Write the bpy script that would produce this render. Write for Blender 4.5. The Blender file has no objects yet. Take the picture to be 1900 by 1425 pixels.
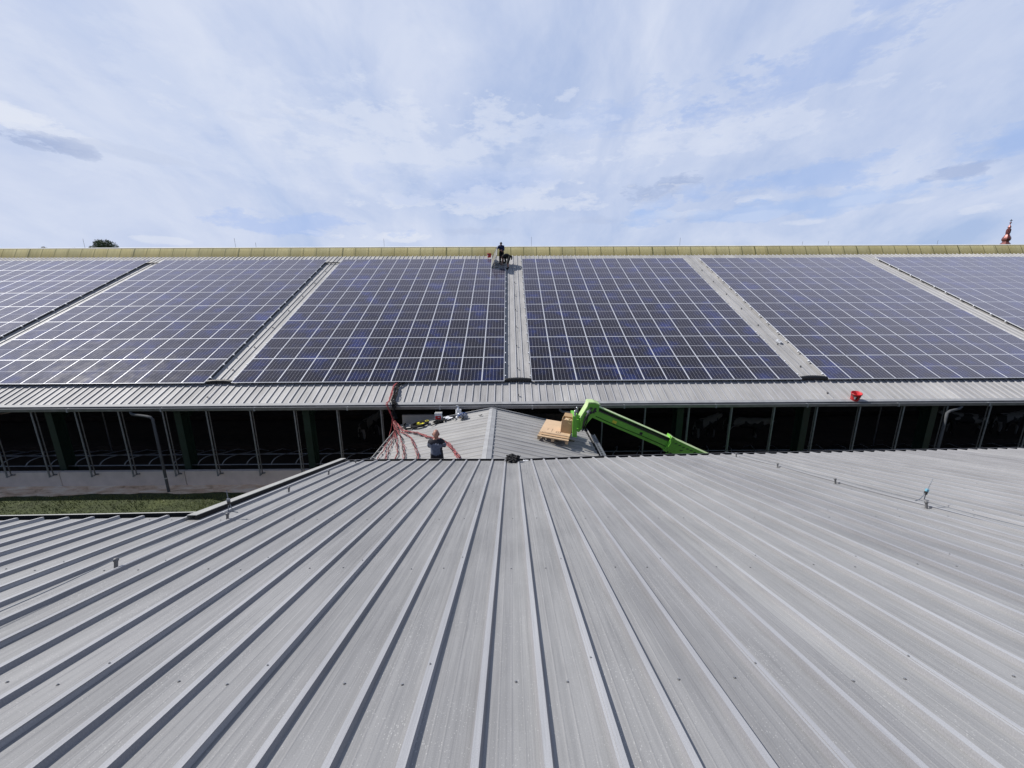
import bpy, bmesh, math, random
from mathutils import Vector as V, Matrix
from math import sin, cos, tan, atan, radians as R, pi, degrees, atan2, asin, sqrt
random.seed(7)
sc = bpy.context.scene
COL = sc.collection
H = 8.54                      # camera height above the grass
FPX = 720.0                   # focal length in pixels of the 1900 px wide photograph
CAM = V((0, 0, H))
FW = V((0.0074328, 0.97404412, -0.22623619)); RT = V((0.9999515, -0.00870174, -0.00461218)); UP = V((0.00646112, 0.22619093, 0.97406156))
def ray(x, y): return FW + RT*((x-950)/FPX) - UP*((y-712.5)/FPX)
def atY(x, y, Y): d = ray(x, y); return CAM + d*(Y/d.y)
def onplane(x, y, P0, N):
    d = ray(x, y); return CAM + d*((P0-CAM).dot(N)/d.dot(N))
def proj(P):
    d = P-CAM; z = d.dot(FW)
    return (950+FPX*d.dot(RT)/z, 712.5-FPX*d.dot(UP)/z, z)

# ------------------------------------------------------------------ materials
MATS = {}
class NT:
    def __init__(s, name):
        s.m = bpy.data.materials.new(name); s.m.use_nodes = True
        s.t = s.m.node_tree; s.n = s.t.nodes; s.b = s.n['Principled BSDF']
    def node(s, typ, **kw):
        n = s.n.new(typ)
        for k, v in kw.items():
            if k in n.inputs: n.inputs[k].default_value = v
            else: setattr(n, k, v)
        return n
    def link(s, a, b): s.t.links.new(a, b)
    def ramp(s, fac, stops):
        r = s.n.new('ShaderNodeValToRGB'); e = r.color_ramp.elements
        while len(e) < len(stops): e.new(0.5)
        for i, (p, c) in enumerate(stops):
            e[i].position = p; e[i].color = (*c, 1) if len(c) == 3 else c
        s.link(fac, r.inputs[0]); return r.outputs[0]
    def math(s, op, a, b=None, c=None):
        n = s.n.new('ShaderNodeMath'); n.operation = op
        for i, v in enumerate((a, b, c)):
            if v is None: continue
            if isinstance(v, (int, float)): n.inputs[i].default_value = v
            else: s.link(v, n.inputs[i])
        return n.outputs[0]
    def mixc(s, fac, a, b, mode='MIX'):
        n = s.n.new('ShaderNodeMix'); n.data_type = 'RGBA'; n.blend_type = mode
        for i, v in ((0, fac), (6, a), (7, b)):
            if isinstance(v, (int, float)): n.inputs[i].default_value = v
            elif isinstance(v, tuple): n.inputs[i].default_value = (*v, 1)
            else: s.link(v, n.inputs[i])
        return n.outputs[2]
    def coords(s, out='Object', scale=(1, 1, 1), loc=(0, 0, 0)):
        tc = s.n.new('ShaderNodeTexCoord'); mp = s.n.new('ShaderNodeMapping')
        mp.inputs['Scale'].default_value = scale; mp.inputs['Location'].default_value = loc
        s.link(tc.outputs[out], mp.inputs[0]); return mp.outputs[0]
    def noise(s, vec, scale, detail=4, rough=.55, dist=0):
        n = s.n.new('ShaderNodeTexNoise'); n.inputs['Scale'].default_value = scale
        n.inputs['Detail'].default_value = detail; n.inputs['Roughness'].default_value = rough; n.inputs['Distortion'].default_value = dist
        s.link(vec, n.inputs['Vector']); return n.outputs['Fac']
    def bump(s, h, strength=.3, dist=.01):
        n = s.n.new('ShaderNodeBump'); n.inputs['Strength'].default_value = strength; n.inputs['Distance'].default_value = dist
        s.link(h, n.inputs['Height']); s.link(n.outputs[0], s.b.inputs['Normal'])
def mat(name, col, rough=.6, metal=0., var=.15, scale=8., bump=.15, spec=.5, coord='Object'):
    """plain material with a noise-broken colour, roughness and a light bump"""
    if name in MATS: return MATS[name]
    t = NT(name); v = t.coords(coord)
    f = t.noise(v, scale, 5)
    lo = tuple(c*(1-var) for c in col); hi = tuple(min(1, c*(1+var)) for c in col)
    t.link(t.ramp(f, [(.3, lo), (.7, hi)]), t.b.inputs['Base Color'])
    rr = t.math('MULTIPLY_ADD', f, .25, rough-.12); t.link(rr, t.b.inputs['Roughness'])
    t.b.inputs['Metallic'].default_value = metal; t.b.inputs['Specular IOR Level'].default_value = spec
    if bump: t.bump(t.noise(v, scale*6, 3), bump, .004)
    MATS[name] = t.m; return t.m
def sheet_mat(name, lo, hi, rough, metal, fleck=True, clean=0., dirt=(.2, .2, .2)):
    """weathered trapezoid sheet, UV in metres: u across the ribs, v along them"""
    t = NT(name)
    st = t.noise(t.coords('UV', (26, .55, 1)), 1.0, 5, .62)          # long streaks
    st2 = t.noise(t.coords('UV', (110, 2.2, 1)), 1.0, 3, .6)
    bl = t.noise(t.coords('UV', (1.1, .5, 1)), 1.0, 4, .6)
    blk = t.noise(t.coords('UV', (8, 3, 1), (3, 7, 0)), 1.0, 4, .7)
    f = t.math('ADD', t.math('MULTIPLY', st, .5), t.math('MULTIPLY', bl, .5))
    c = t.ramp(f, [(.36, lo), (.64, hi)])
    c = t.mixc(t.math('MULTIPLY', t.ramp(st2, [(.5, (0, 0, 0)), (.78, (1, 1, 1))]), .30), c, tuple(x*.55 for x in lo))
    c = t.mixc(t.math('MULTIPLY', t.ramp(blk, [(.55, (0, 0, 0)), (.8, (1, 1, 1))]), .35*(1-clean)), c, dirt)
    sc2 = t.noise(t.coords('UV', (70, .9, 1), (2, 5, 0)), 1.0, 6, .7)
    c = t.mixc(t.math('MULTIPLY', t.ramp(sc2, [(.60, (0, 0, 0)), (.70, (1, 1, 1))]), .34*(1-clean)), c, tuple(x*.45 for x in lo))
    c = t.mixc(t.math('MULTIPLY', t.ramp(sc2, [(.30, (1, 1, 1)), (.40, (0, 0, 0))]), .30*(1-clean)), c, tuple(min(1, x*1.35) for x in hi))
    gr = t.noise(t.coords('UV', (230, 160, 1)), 1.0, 2, .6)
    c = t.mixc(1., c, t.ramp(gr, [(.3, (.88, .88, .88)), (.7, (1.1, 1.1, 1.1))]), 'MULTIPLY')
    # a different batch tint for every one-metre sheet
    tc = t.coords('UV', (1, .0001, 1)); sx = t.n.new('ShaderNodeSeparateXYZ'); t.link(tc, sx.inputs[0])
    wn = t.n.new('ShaderNodeTexWhiteNoise'); wn.noise_dimensions = '1D'; t.link(t.math('FLOOR', sx.outputs[0]), wn.inputs['W'])
    c = t.mixc(1.0, c, t.ramp(wn.outputs['Value'], [(0, (.90, .90, .91)), (1, (1.06, 1.06, 1.05))]), 'MULTIPLY')
    if fleck:
        vo = t.n.new('ShaderNodeTexVoronoi'); vo.inputs['Scale'].default_value = 1.0; t.link(t.coords('UV', (95, 60, 1)), vo.inputs['Vector'])
        nn = t.noise(t.coords('UV', (2.2, 1.3, 1)), 1, 3)
        fl = t.math('LESS_THAN', vo.outputs['Distance'], t.math('MULTIPLY_ADD', nn, .62, -.12))
        pk = t.n.new('ShaderNodeSeparateColor'); t.link(vo.outputs['Color'], pk.inputs[0])
        fl = t.math('MULTIPLY', fl, t.math('GREATER_THAN', pk.outputs[0], .62))
        c = t.mixc(t.math('MULTIPLY', fl, .42), c, (.62, .62, .60))
    t.link(c, t.b.inputs['Base Color'])
    t.link(t.math('MULTIPLY_ADD', st, .3, rough-.15), t.b.inputs['Roughness'])
    t.b.inputs['Metallic'].default_value = metal
    b1 = t.n.new('ShaderNodeBump'); b1.inputs['Strength'].default_value = .35; b1.inputs['Distance'].default_value = .012; t.link(t.noise(t.coords('UV', (5, .9, 1)), 1, 3), b1.inputs['Height'])
    b2 = t.n.new('ShaderNodeBump'); b2.inputs['Strength'].default_value = .12; b2.inputs['Distance'].default_value = .002; t.link(t.noise(t.coords('UV', (60, 30, 1)), 1, 3), b2.inputs['Height'])
    t.link(b1.outputs[0], b2.inputs['Normal']); t.link(b2.outputs[0], t.b.inputs['Normal'])
    MATS[name] = t.m; return t.m

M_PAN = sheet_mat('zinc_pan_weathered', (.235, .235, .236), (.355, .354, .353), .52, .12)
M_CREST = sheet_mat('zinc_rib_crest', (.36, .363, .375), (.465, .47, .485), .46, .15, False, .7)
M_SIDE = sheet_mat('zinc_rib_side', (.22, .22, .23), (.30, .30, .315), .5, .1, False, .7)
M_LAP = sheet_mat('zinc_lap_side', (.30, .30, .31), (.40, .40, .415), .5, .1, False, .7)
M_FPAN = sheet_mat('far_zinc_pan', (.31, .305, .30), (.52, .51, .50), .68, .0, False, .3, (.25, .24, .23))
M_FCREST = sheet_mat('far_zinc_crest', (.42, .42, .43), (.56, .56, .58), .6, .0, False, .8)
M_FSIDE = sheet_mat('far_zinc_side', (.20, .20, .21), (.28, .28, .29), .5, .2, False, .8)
M_TRIM = mat('pale_coated_trim', (.40, .40, .38), .5, .15, .1, 3)
M_TRIMG = mat('grey_coated_trim', (.33, .335, .345), .68, .0, .15, 3)
M_DARK = mat('dark_painted_shade', (.012, .012, .014), .9, 0, .3, 10)  # near-black for gutter insides and the verge upstand, shade painted as colour
M_GUT = mat('gutter_zinc', (.22, .22, .235), .45, .5, .2, 4)
M_GALV = mat('galvanised_steel', (.22, .24, .27), .45, .55, .2, 9)
M_GALVD = mat('dull_galvanised_tube', (.16, .16, .165), .55, .4, .25, 9)
M_GREEN = mat('dark_green_column_paint', (.009, .026, .019), .5, 0, .2, 3)
M_CONC = mat('plinth_concrete', (.60, .54, .50), .85, 0, .10, 2.2, .3)
M_CONCD = mat('joint_dark_concrete', (.06, .055, .055), .9, 0, .2, 5)
M_INT = mat('dark_interior', (.020, .018, .018), .95, 0, .5, .8)  # near-black base stands in for the deep shade inside the barn
M_INTB = mat('interior_shade_floor', (.035, .024, .018), .95, 0, .5, 1.5)  # floor colour darkened too, interior shade put into the base
M_FRAME = mat('anodised_panel_frame', (.62, .64, .68), .4, .15, .05, 5, 0)
M_BACK = mat('panel_backsheet', (.19, .185, .155), .6, 0, .08, 4, 0)
M_RAIL = mat('aluminium_rail', (.6, .61, .63), .4, .6, .1, 6, 0)
M_BLACKP = mat('black_corrugated_conduit', (.012, .012, .013), .5, 0, .3, 30, .4)
M_RED = mat('red_solar_cable', (.36, .065, .07), .45, 0, .25, 20, .1)
M_RED2 = mat('faded_red_cable', (.25, .075, .075), .6, 0, .3, 20, .1)
M_BLK = mat('black_cable', (.010, .010, .012), .7, 0, .3, 20, .1, .15)
M_YEL = mat('yellow_plastic', (.70, .62, .05), .45, 0, .12, 20)
M_WHITE = mat('white_plastic', (.72, .74, .78), .45, 0, .06, 12)
M_REDP = mat('red_plastic_bucket', (.50, .018, .025), .35, 0, .12, 14, .05)
M_REDPI = mat('red_bucket_inner', (.62, .05, .06), .45, 0, .12, 14, .05)
M_CARD = mat('corrugated_cardboard', (.50, .33, .19), .85, 0, .08, 5, .15)
M_CARDL = mat('pale_cardboard_sheet', (.60, .43, .28), .85, 0, .06, 4, .12)
M_PAPER = mat('crumpled_packing_paper', (.66, .50, .34), .9, 0, .15, 18, .5)
M_WOOD = mat('pallet_softwood', (.52, .37, .23), .8, 0, .16, 12, .3)
M_PRINT = mat('black_print_on_card', (.09, .065, .05), .9, 0, .2, 20, 0)
def paint(name, lo, hi):
    t = NT(name); v = t.coords('Object'); a = t.noise(v, 1.2, 5, .6); g_ = t.noise(t.coords('Object', (2, 2, 9)), 3., 6, .75); sc_ = t.noise(t.coords('Object', (1.5, 6, 16), (4, 1, 2)), 4., 5, .7)
    c = t.ramp(a, [(.3, lo), (.7, hi)])
    c = t.mixc(t.math('MULTIPLY', t.ramp(g_, [(.56, (0, 0, 0)), (.72, (1, 1, 1))]), .65), c, (.045, .05, .03))
    c = t.mixc(t.math('MULTIPLY', t.ramp(sc_, [(.64, (0, 0, 0)), (.70, (1, 1, 1))]), .6), c, (.34, .40, .26))
    t.link(c, t.b.inputs['Base Color']); t.link(t.math('MULTIPLY_ADD', g_, .5, .2), t.b.inputs['Roughness']); t.bump(g_, .15, .004); return t.m
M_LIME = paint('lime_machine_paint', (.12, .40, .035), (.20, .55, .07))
M_LIMEL = paint('sunlit_lime_paint', (.36, .56, .20), (.58, .70, .40))  # paler copy for boom and head tops, sunlight painted into the colour
M_STEELD = mat('dirty_dark_steel', (.05, .05, .05), .5, .5, .4, 12)
M_STEEL = mat('bare_steel', (.42, .43, .45), .35, .8, .2, 12)
M_SKIN = mat('human_skin', (.33, .165, .12), .5, 0, .14, 20, .1)
M_HAIR = mat('short_dark_hair', (.03, .022, .02), .8, 0, .3, 60, .5)
M_STUB = mat('shaved_scalp', (.36, .18, .13), .45, 0, .1, 20, .1)
M_VEST = mat('slate_blue_work_fabric', (.12, .14, .20), .85, 0, .25, 14, .5)
M_NAVY = mat('black_navy_fabric', (.010, .011, .020), .85, 0, .3, 16, .5)
M_NAVYB = mat('navy_hoodie_fabric', (.012, .02, .075), .85, 0, .3, 16, .5)
M_BLKF = mat('black_work_fabric', (.011, .011, .012), .85, 0, .3, 16, .5)
M_PIPING = mat('grey_reflective_piping', (.32, .33, .38), .5, 0, .1, 10)
M_EYE = mat('dark_eye', (.02, .015, .012), .25, 0, .1, 10, 0)
M_CLOTH = mat('black_crumpled_cloth', (.014, .014, .016), .8, 0, .4, 20, .5)
M_SILV = mat('silver_grey_fabric', (.30, .32, .36), .4, .3, .3, 12)
M_BLUE = mat('blue_fabric', (.04, .10, .30), .5, 0, .2, 12)
M_TAN = mat('tan_leather', (.36, .26, .17), .6, 0, .2, 12)
M_CYAN = mat('pale_blue_clamp', (.20, .48, .62), .4, 0, .1, 12)
M_COPPER = mat('red_brown_copper_sheet', (.19, .065, .06), .35, .35, .25, 1.2, .1)
M_TOWER = mat('cream_tower_render', (.45, .40, .32), .85, 0, .1, .6)
M_BARK = mat('grey_brown_bark', (.10, .075, .055), .9, 0, .3, 2, .6)
M_CAP = mat('white_ridge_cap', (.80, .79, .74), .8, .0, .08, 1.5)
M_JOINT = mat('ochre_joint_strip', (.22, .20, .07), .6, 0, .25, 3)

def cow_mat():
    t = NT('black_and_white_hide'); f = t.noise(t.coords('Object'), 1.7, 2, .4)
    t.link(t.ramp(f, [(.49, (.012, .011, .010)), (.52, (.20, .19, .175))]), t.b.inputs['Base Color'])
    t.b.inputs['Roughness'].default_value = .8; return t.m
M_COW = cow_mat()
def leaf_mat(name, a, b):
    t = NT(name); g = t.n.new('ShaderNodeNewGeometry')
    f = t.noise(g.outputs['Position'], .5, 4)
    t.link(t.ramp(f, [(.3, a), (.7, b)]), t.b.inputs['Base Color']); t.b.inputs['Roughness'].default_value = .65
    return t.m
M_LEAF = leaf_mat('broad_leaf_green', (.022, .045, .014), (.07, .12, .032))
M_LEAFD = leaf_mat('dark_leaf_green', (.014, .028, .011), (.04, .07, .022))

def glazing_mat():
    t = NT('yellowed_polycarbonate'); v = t.coords('Object', (1, 1, 1))
    f = t.noise(v, .6, 5); f2 = t.noise(t.coords('Object', (9, 1, 1.2)), 1, 4)
    c = t.ramp(f, [(.3, (.80, .68, .34)), (.7, (.90, .80, .46))])
    c = t.mixc(t.math('MULTIPLY', t.ramp(f2, [(.5, (0, 0, 0)), (.8, (1, 1, 1))]), .35), c, (.33, .29, .12))
    sx = t.n.new('ShaderNodeSeparateXYZ'); t.link(v, sx.inputs[0])
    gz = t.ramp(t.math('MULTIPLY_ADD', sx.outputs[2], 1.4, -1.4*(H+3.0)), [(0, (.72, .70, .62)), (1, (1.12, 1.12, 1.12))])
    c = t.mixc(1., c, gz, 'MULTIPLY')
    # every other glazing panel weathered a little differently
    wn = t.n.new('ShaderNodeTexWhiteNoise'); wn.noise_dimensions = '1D'; t.link(t.math('FLOOR', t.math('DIVIDE', sx.outputs[0], 1.04)), wn.inputs['W'])
    c = t.mixc(1., c, t.ramp(wn.outputs['Value'], [(0, (.86, .87, .86)), (1, (1.05, 1.04, 1.0))]), 'MULTIPLY')
    t.link(c, t.b.inputs['Base Color']); t.b.inputs['Roughness'].default_value = .8; t.b.inputs['Specular IOR Level'].default_value = .15
    tr = t.n.new('ShaderNodeBsdfTranslucent'); t.link(c, tr.inputs[0]); mx = t.n.new('ShaderNodeMixShader'); mx.inputs[0].default_value = .12
    t.link(t.b.outputs[0], mx.inputs[1]); t.link(tr.outputs[0], mx.inputs[2]); t.link(mx.outputs[0], t.n['Material Output'].inputs[0])
    return t.m
M_GLAZ = glazing_mat()

def pv_mat():
    """half-cut cells: UV runs 0-1 over the laminate, 6 columns x (12+12) rows"""
    t = NT('monocrystalline_cells_under_glass')
    tc = t.n.new('ShaderNodeTexCoord'); sx = t.n.new('ShaderNodeSeparateXYZ'); t.link(tc.outputs['UV'], sx.inputs[0])
    W, L = 1.022, 1.920
    mx, my, mid = .013, .014, .020         # white margins and the middle bar, metres
    x = t.math('MULTIPLY', sx.outputs[0], W); y = t.math('MULTIPLY', sx.outputs[1], L)
    cw = (W-2*mx)/6; hl = (L-2*my-mid)/2; ch = hl/12
    fx = t.math('FRACT', t.math('DIVIDE', t.math('SUBTRACT', x, mx), cw))
    dx = t.math('MULTIPLY', t.math('SUBTRACT', .5, t.math('ABSOLUTE', t.math('SUBTRACT', fx, .5))), cw)   # to the cell's side
    ys = t.math('SUBTRACT', t.math('ABSOLUTE', t.math('SUBTRACT', y, L/2)), mid/2)      # from the middle bar outwards
    fy = t.math('FRACT', t.math('DIVIDE', ys, ch))
    dy = t.math('MULTIPLY', t.math('SUBTRACT', .5, t.math('ABSOLUTE', t.math('SUBTRACT', fy, .5))), ch)
    colgap = t.math('LESS_THAN', dx, .0034); rowgap = t.math('LESS_THAN', dy, .0014)
    midbar = t.math('LESS_THAN', ys, 0)
    edge = t.math('MAXIMUM', t.math('GREATER_THAN', t.math('ABSOLUTE', t.math('SUBTRACT', x, W/2)), W/2-mx), t.math('GREATER_THAN', ys, hl))
    g = t.n.new('ShaderNodeNewGeometry')
    n1 = t.noise(g.outputs['Position'], .8, 3, .65); n2 = t.noise(g.outputs['Position'], 2.4, 2, .6)
    cell = t.ramp(n1, [(.34, (.0045, .0045, .007)), (.46, (.007, .006, .008)), (.56, (.006, .009, .032)), (.70, (.012, .022, .10))])
    cell = t.mixc(t.math('MULTIPLY', t.ramp(n2, [(.5, (0, 0, 0)), (.7, (1, 1, 1))]), .5), cell, (.019, .013, .014))
    oi = t.n.new('ShaderNodeObjectInfo')
    cell = t.mixc(1., cell, t.ramp(oi.outputs['Random'], [(0, (.7, .7, .72)), (.5, (1, 1, 1)), (1, (1.1, 1.2, 1.55))]), 'MULTIPLY')
    c = t.mixc(t.math('MULTIPLY', rowgap, .45), cell, (.11, .11, .13))
    c = t.mixc(t.math('MULTIPLY', colgap, .85), c, (.50, .51, .56))
    c = t.mixc(midbar, c, (.62, .63, .68)); c = t.mixc(edge, c, (.55, .57, .62))
    # sky sheen on dusty glass, painted into the colour, stronger at a slant
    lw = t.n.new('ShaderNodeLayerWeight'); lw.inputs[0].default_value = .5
    sheen = t.math('MULTIPLY', t.math('POWER', lw.outputs['Facing'], 4.3), 1.45)
    c = t.mixc(t.math('MINIMUM', sheen, .4), c, (.34, .315, .43))
    t.link(c, t.b.inputs['Base Color'])
    t.b.inputs['Roughness'].default_value = .12; t.b.inputs['IOR'].default_value = 1.42
    t.link(t.math('MULTIPLY_ADD', n2, .14, .05), t.b.inputs['Roughness'])
    return t.m
M_PV = pv_mat()

def ground_mat():
    t = NT('grass_verge'); v = t.coords('Object'); f = t.noise(v, .9, 6, .7); f2 = t.noise(v, 9, 4, .7)
    c = t.ramp(f, [(.3, (.030, .040, .012)), (.5, (.050, .068, .018)), (.72, (.10, .12, .035))])
    c = t.mixc(t.ramp(f2, [(.35, (0, 0, 0)), (.7, (1, 1, 1))]), c, t.mixc(1., c, (.5, .5, .45), 'MULTIPLY'))
    t.link(c, t.b.inputs['Base Color']); t.b.inputs['Roughness'].default_value = .95
    t.bump(f2, .8, .05); return t.m
def dirt_mat():
    t = NT('bare_sandy_soil'); v = t.coords('Object', (1, 2.2, 1)); f = t.noise(v, 1.1, 6, .7, .6)
    c = t.ramp(f, [(.28, (.30, .18, .10)), (.45, (.72, .52, .36)), (.62, (.88, .76, .62))])
    t.link(c, t.b.inputs['Base Color']); t.b.inputs['Roughness'].default_value = .95
    t.bump(t.noise(v, 5, 5, .7), .9, .06); return t.m
M_GRASS = ground_mat(); M_DIRT = dirt_mat()
M_BLADE = leaf_mat('grass_blade', (.045, .064, .013), (.14, .155, .035))

# ------------------------------------------------------------------ mesh builder
class MB:
    def __init__(s): s.v = []; s.f = []; s.mi = []; s.uv = []; s.mats = []; s.smooth = []
    def mid(s, m):
        if m not in s.mats: s.mats.append(m)
        return s.mats.index(m)
    def face(s, pts, m, uv=None, smooth=False):
        b = len(s.v); s.v += [tuple(p) for p in pts]; s.f.append(list(range(b, b+len(pts)))); s.mi.append(s.mid(m)); s.smooth.append(smooth)
        s.uv.append(uv)
    def geo(s, vs, fs, m, smooth=False):
        b = len(s.v); s.v += [tuple(p) for p in vs]; i = s.mid(m)
        for f in fs: s.f.append([b+k for k in f]); s.mi.append(i); s.smooth.append(smooth); s.uv.append(None)
    def box(s, c, d, m, M=None):
        x, y, z = d[0]/2, d[1]/2, d[2]/2
        vs = [V((a*x, b*y, e*z)) for a in (-1, 1) for b in (-1, 1) for e in (-1, 1)]
        if M is not None: vs = [M @ v for v in vs]
        vs = [v+V(c) for v in vs]
        s.geo(vs, [(0, 1, 3, 2), (4, 6, 7, 5), (0, 4, 5, 1), (2, 3, 7, 6), (0, 2, 6, 4), (1, 5, 7, 3)], m)
    def tube(s, pts, r, m, n=8, cap=True, smooth=True):
        pts = [V(p) for p in pts]; rs = r if isinstance(r, (list, tuple)) else [r]*len(pts)
        vs = []; prev = None
        for i, p in enumerate(pts):
            t = (pts[min(i+1, len(pts)-1)]-pts[max(i-1, 0)]).normalized()
            if prev is None:
                a = V((0, 0, 1)) if abs(t.z) < .9 else V((1, 0, 0)); x = t.cross(a).normalized()
            else: x = (prev-t*prev.dot(t)).normalized()
            prev = x; y = t.cross(x)
            for k in range(n): a = 2*pi*k/n; vs.append(p+(x*cos(a)+y*sin(a))*rs[i])
        fs = [(i*n+k, i*n+(k+1) % n, (i+1)*n+(k+1) % n, (i+1)*n+k) for i in range(len(pts)-1) for k in range(n)]
        s.geo(vs, fs, m, smooth)
        if cap: s.geo(vs[:n], [tuple(range(n))[::-1]], m); s.geo(vs[-n:], [tuple(range(n))], m)
    def prism(s, poly, ext, m):
        """poly: world points, ext: extrusion vector"""
        n = len(poly); P = [V(p) for p in poly]; Q = [p+V(ext) for p in P]
        s.geo(P+Q, [tuple(range(n))[::-1], tuple(range(n, 2*n))]+[(i, (i+1) % n, n+(i+1) % n, n+i) for i in range(n)], m)
    def lathe(s, c, prof, m, n=20, M=None, smooth=True):
        vs = []
        for r, z in prof:
            for k in range(n):
                a = 2*pi*k/n; q = V((r*cos(a), r*sin(a), z)); vs.append((M @ q if M is not None else q)+V(c))
        fs = [(i*n+k, i*n+(k+1) % n, (i+1)*n+(k+1) % n, (i+1)*n+k) for i in range(len(prof)-1) for k in range(n)]
        s.geo(vs, fs, m, smooth)
    def build(s, name, parent=None, loc=None):
        me = bpy.data.meshes.new(name); off = V(loc) if loc is not None else V((0, 0, 0))
        me.from_pydata([tuple(V(v)-off) for v in s.v], [], s.f)
        for m in s.mats: me.materials.append(m)
        me.polygons.foreach_set('material_index', s.mi); me.polygons.foreach_set('use_smooth', s.smooth)
        if any(u is not None for u in s.uv):
            ul = me.uv_layers.new(name='UVMap'); k = 0
            for i, f in enumerate(s.f):
                for j in range(len(f)):
                    if s.uv[i] is not None: ul.data[k].uv = s.uv[i][j]
                    k += 1
        me.update()
        o = bpy.data.objects.new(name, me); COL.objects.link(o); o.location = off
        if parent is not None:
            o.parent = parent; o.matrix_parent_inverse = parent.matrix_basis.inverted()
        return o
def tag(o, label, cat, group=None, kind=None):
    if label: o['label'] = label
    if cat: o['category'] = cat
    if group: o['group'] = group
    if kind: o['kind'] = kind
    return o
def thing(name, label, cat, loc=(0, 0, 0), group=None):
    o = bpy.data.objects.new(name, None); o.empty_display_size = .3; COL.objects.link(o); o.location = loc
    return tag(o, label, cat, group)

# ------------------------------------------------------------------ trapezoid sheets
def rib_profile(w_crest, run, h, pitch, lap, beads=True, lap2=False):
    """(x, height, material of the segment that ends here) from the crest's right edge going +x over one pitch"""
    p = [(0, h, None), (run, 0, 'lap' if lap2 else 'side')]
    pan0 = run; pan1 = pitch-w_crest-run; n = 4
    if beads:
        for i in range(1, n):
            c = pan0+(pan1-pan0)*i/n
            p += [(c-.008, 0, 'pan'), (c, random.uniform(.0004, .0014), 'pan'), (c+.008, 0, 'pan')]
    p += [(pan1, 0, 'pan'), (pitch-w_crest, h, 'side'), (pitch, h, 'crest')]
    if lap:   # the next sheet's free edge rides over this crest
        p = p[:-1]+[(pitch-w_crest+.014, h, 'crest'), (pitch-w_crest+.0145, h+.0042, 'side'), (pitch+.0070, h+.0042, 'crest'), (pitch+.0074, h+.0012, 'side'), (pitch, h-.0005, 'side')]
    return p
def sheet(mb, fn, s_first, n, pitch, crest, run, h, t0, t1fn, lap0, mats, beads=True, nt=1, wav=0.):
    """fn(s, t, h) -> world point"""
    for k in range(n):
        s0 = s_first+k*pitch
        prof = rib_profile(crest, run, h, pitch, (k+1-lap0) % 3 == 0, beads, 'lap' in mats and (k-lap0) % 3 == 0)
        wv = [random.uniform(-wav, wav) for _ in range(nt+1)]
        for a, b in zip(prof[:-1], prof[1:]):
            ta = t1fn(s0+a[0]); tb = t1fn(s0+b[0])
            for j in range(nt):
                u0, u1 = j/nt, (j+1)/nt
                q = [(s0+a[0], t0+(ta-t0)*u0, a[1], wv[j]), (s0+b[0], t0+(tb-t0)*u0, b[1], wv[j]), (s0+b[0], t0+(tb-t0)*u1, b[1], wv[j+1]), (s0+a[0], t0+(ta-t0)*u1, a[1], wv[j+1])]
                wg = 1. if b[2] == 'pan' else 0.
                pts = [fn(x, y, z) for x, y, z, w in q]
                mb.face(pts, mats[b[2]], [(x, y) for x, y, z, w in q])

# ================================================================== GROUND
g = MB()
def quad(mb, x0, y0, x1, y1, z, m): mb.face([(x0, y0, z), (x1, y0, z), (x1, y1, z), (x0, y1, z)], m)
quad(g, -1500, -600, 1500, 2400, 0, M_GRASS)
tag(g.build('ground'), 'green grass ground around the barns', 'ground', kind='structure')
# bare soil strip along the plinth with a wandering edge
g = MB(); xs = [-60+i*.4 for i in range(300)]
def soil_edge(x): return 15.74+.05*sin(x*.7+1)+.05*sin(x*2.3)+.03*sin(x*5.7)-.12*max(0, min(1, (-17-x)/4))+.10*max(0, min(1, (x+15)/2))
for a, b in zip(xs[:-1], xs[1:]):
    g.face([(a, soil_edge(a), .012), (b, soil_edge(b), .012), (b, 16.5, .02), (a, 16.5, .02)], M_DIRT)
tag(g.build('soil_strip'), 'strip of bare sandy soil along the barn plinth', 'soil', kind='structure')
# grass blades between the barns where the photo looks down on the verge
g = MB(); rnd = random.Random(3)
for _ in range(26000):
    x = rnd.uniform(-27, -3.5); y = rnd.uniform(10.2, 15.6)
    if y > soil_edge(x)-abs(rnd.gauss(0, .1)): continue
    hh = rnd.uniform(.03, .11)*(1.3 if sin(x*2.1)*sin(y*3.3) > .2 else .8); a = rnd.uniform(0, 6.28); w = rnd.uniform(.008, .016)
    lx, ly = rnd.gauss(0, .04), rnd.gauss(0, .04)
    g.face([(x-w*cos(a), y-w*sin(a), 0), (x+w*cos(a), y+w*sin(a), 0), (x+lx, y+ly, hh)], M_BLADE)
tag(g.build('grass'), 'rough green grass growing between the two barns', 'grass', kind='stuff')

# ================================================================== FAR BARN (with the solar arrays)
AL = R(25.028); TX = V((1, 0, 0)); TT = V((0, cos(AL), sin(AL))); TN = V((0, -sin(AL), cos(AL)))
P0 = V((0, 17.543, H-3.923))               # lower edge of the solar arrays, glass level
def far(s, t, h=0): return P0+TX*s+TT*t+TN*h
def far_px(x, y, h=0): return onplane(x, y, P0+TN*h, TN)
RH = -.13                                   # crest level of the far roof below the glass
barn = thing('barn', 'long open fronted cattle barn with ribbed roof carrying the solar arrays', 'barn', (0, 16.5, 0))
XB0, XB1 = -47, 47
PIT = 1/3
ph = far_px(852.1, 709.5, RH).x+.02        # a rib's right edge
n0 = int((ph-XB0)/PIT); sf = ph-n0*PIT
mb = MB(); TEAVE = -1.42; TRIDGE = (far_px(950, 474, RH)-P0).dot(TT)+.25
fm = {'pan': M_FPAN, 'crest': M_FCREST, 'side': M_FSIDE}
sheet(mb, lambda s, t, h: far(s, t, RH-.038+h), sf, int((XB1-XB0)/PIT), PIT, .046, .018, .038, TEAVE, lambda s: TRIDGE, 1, fm, False)
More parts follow.
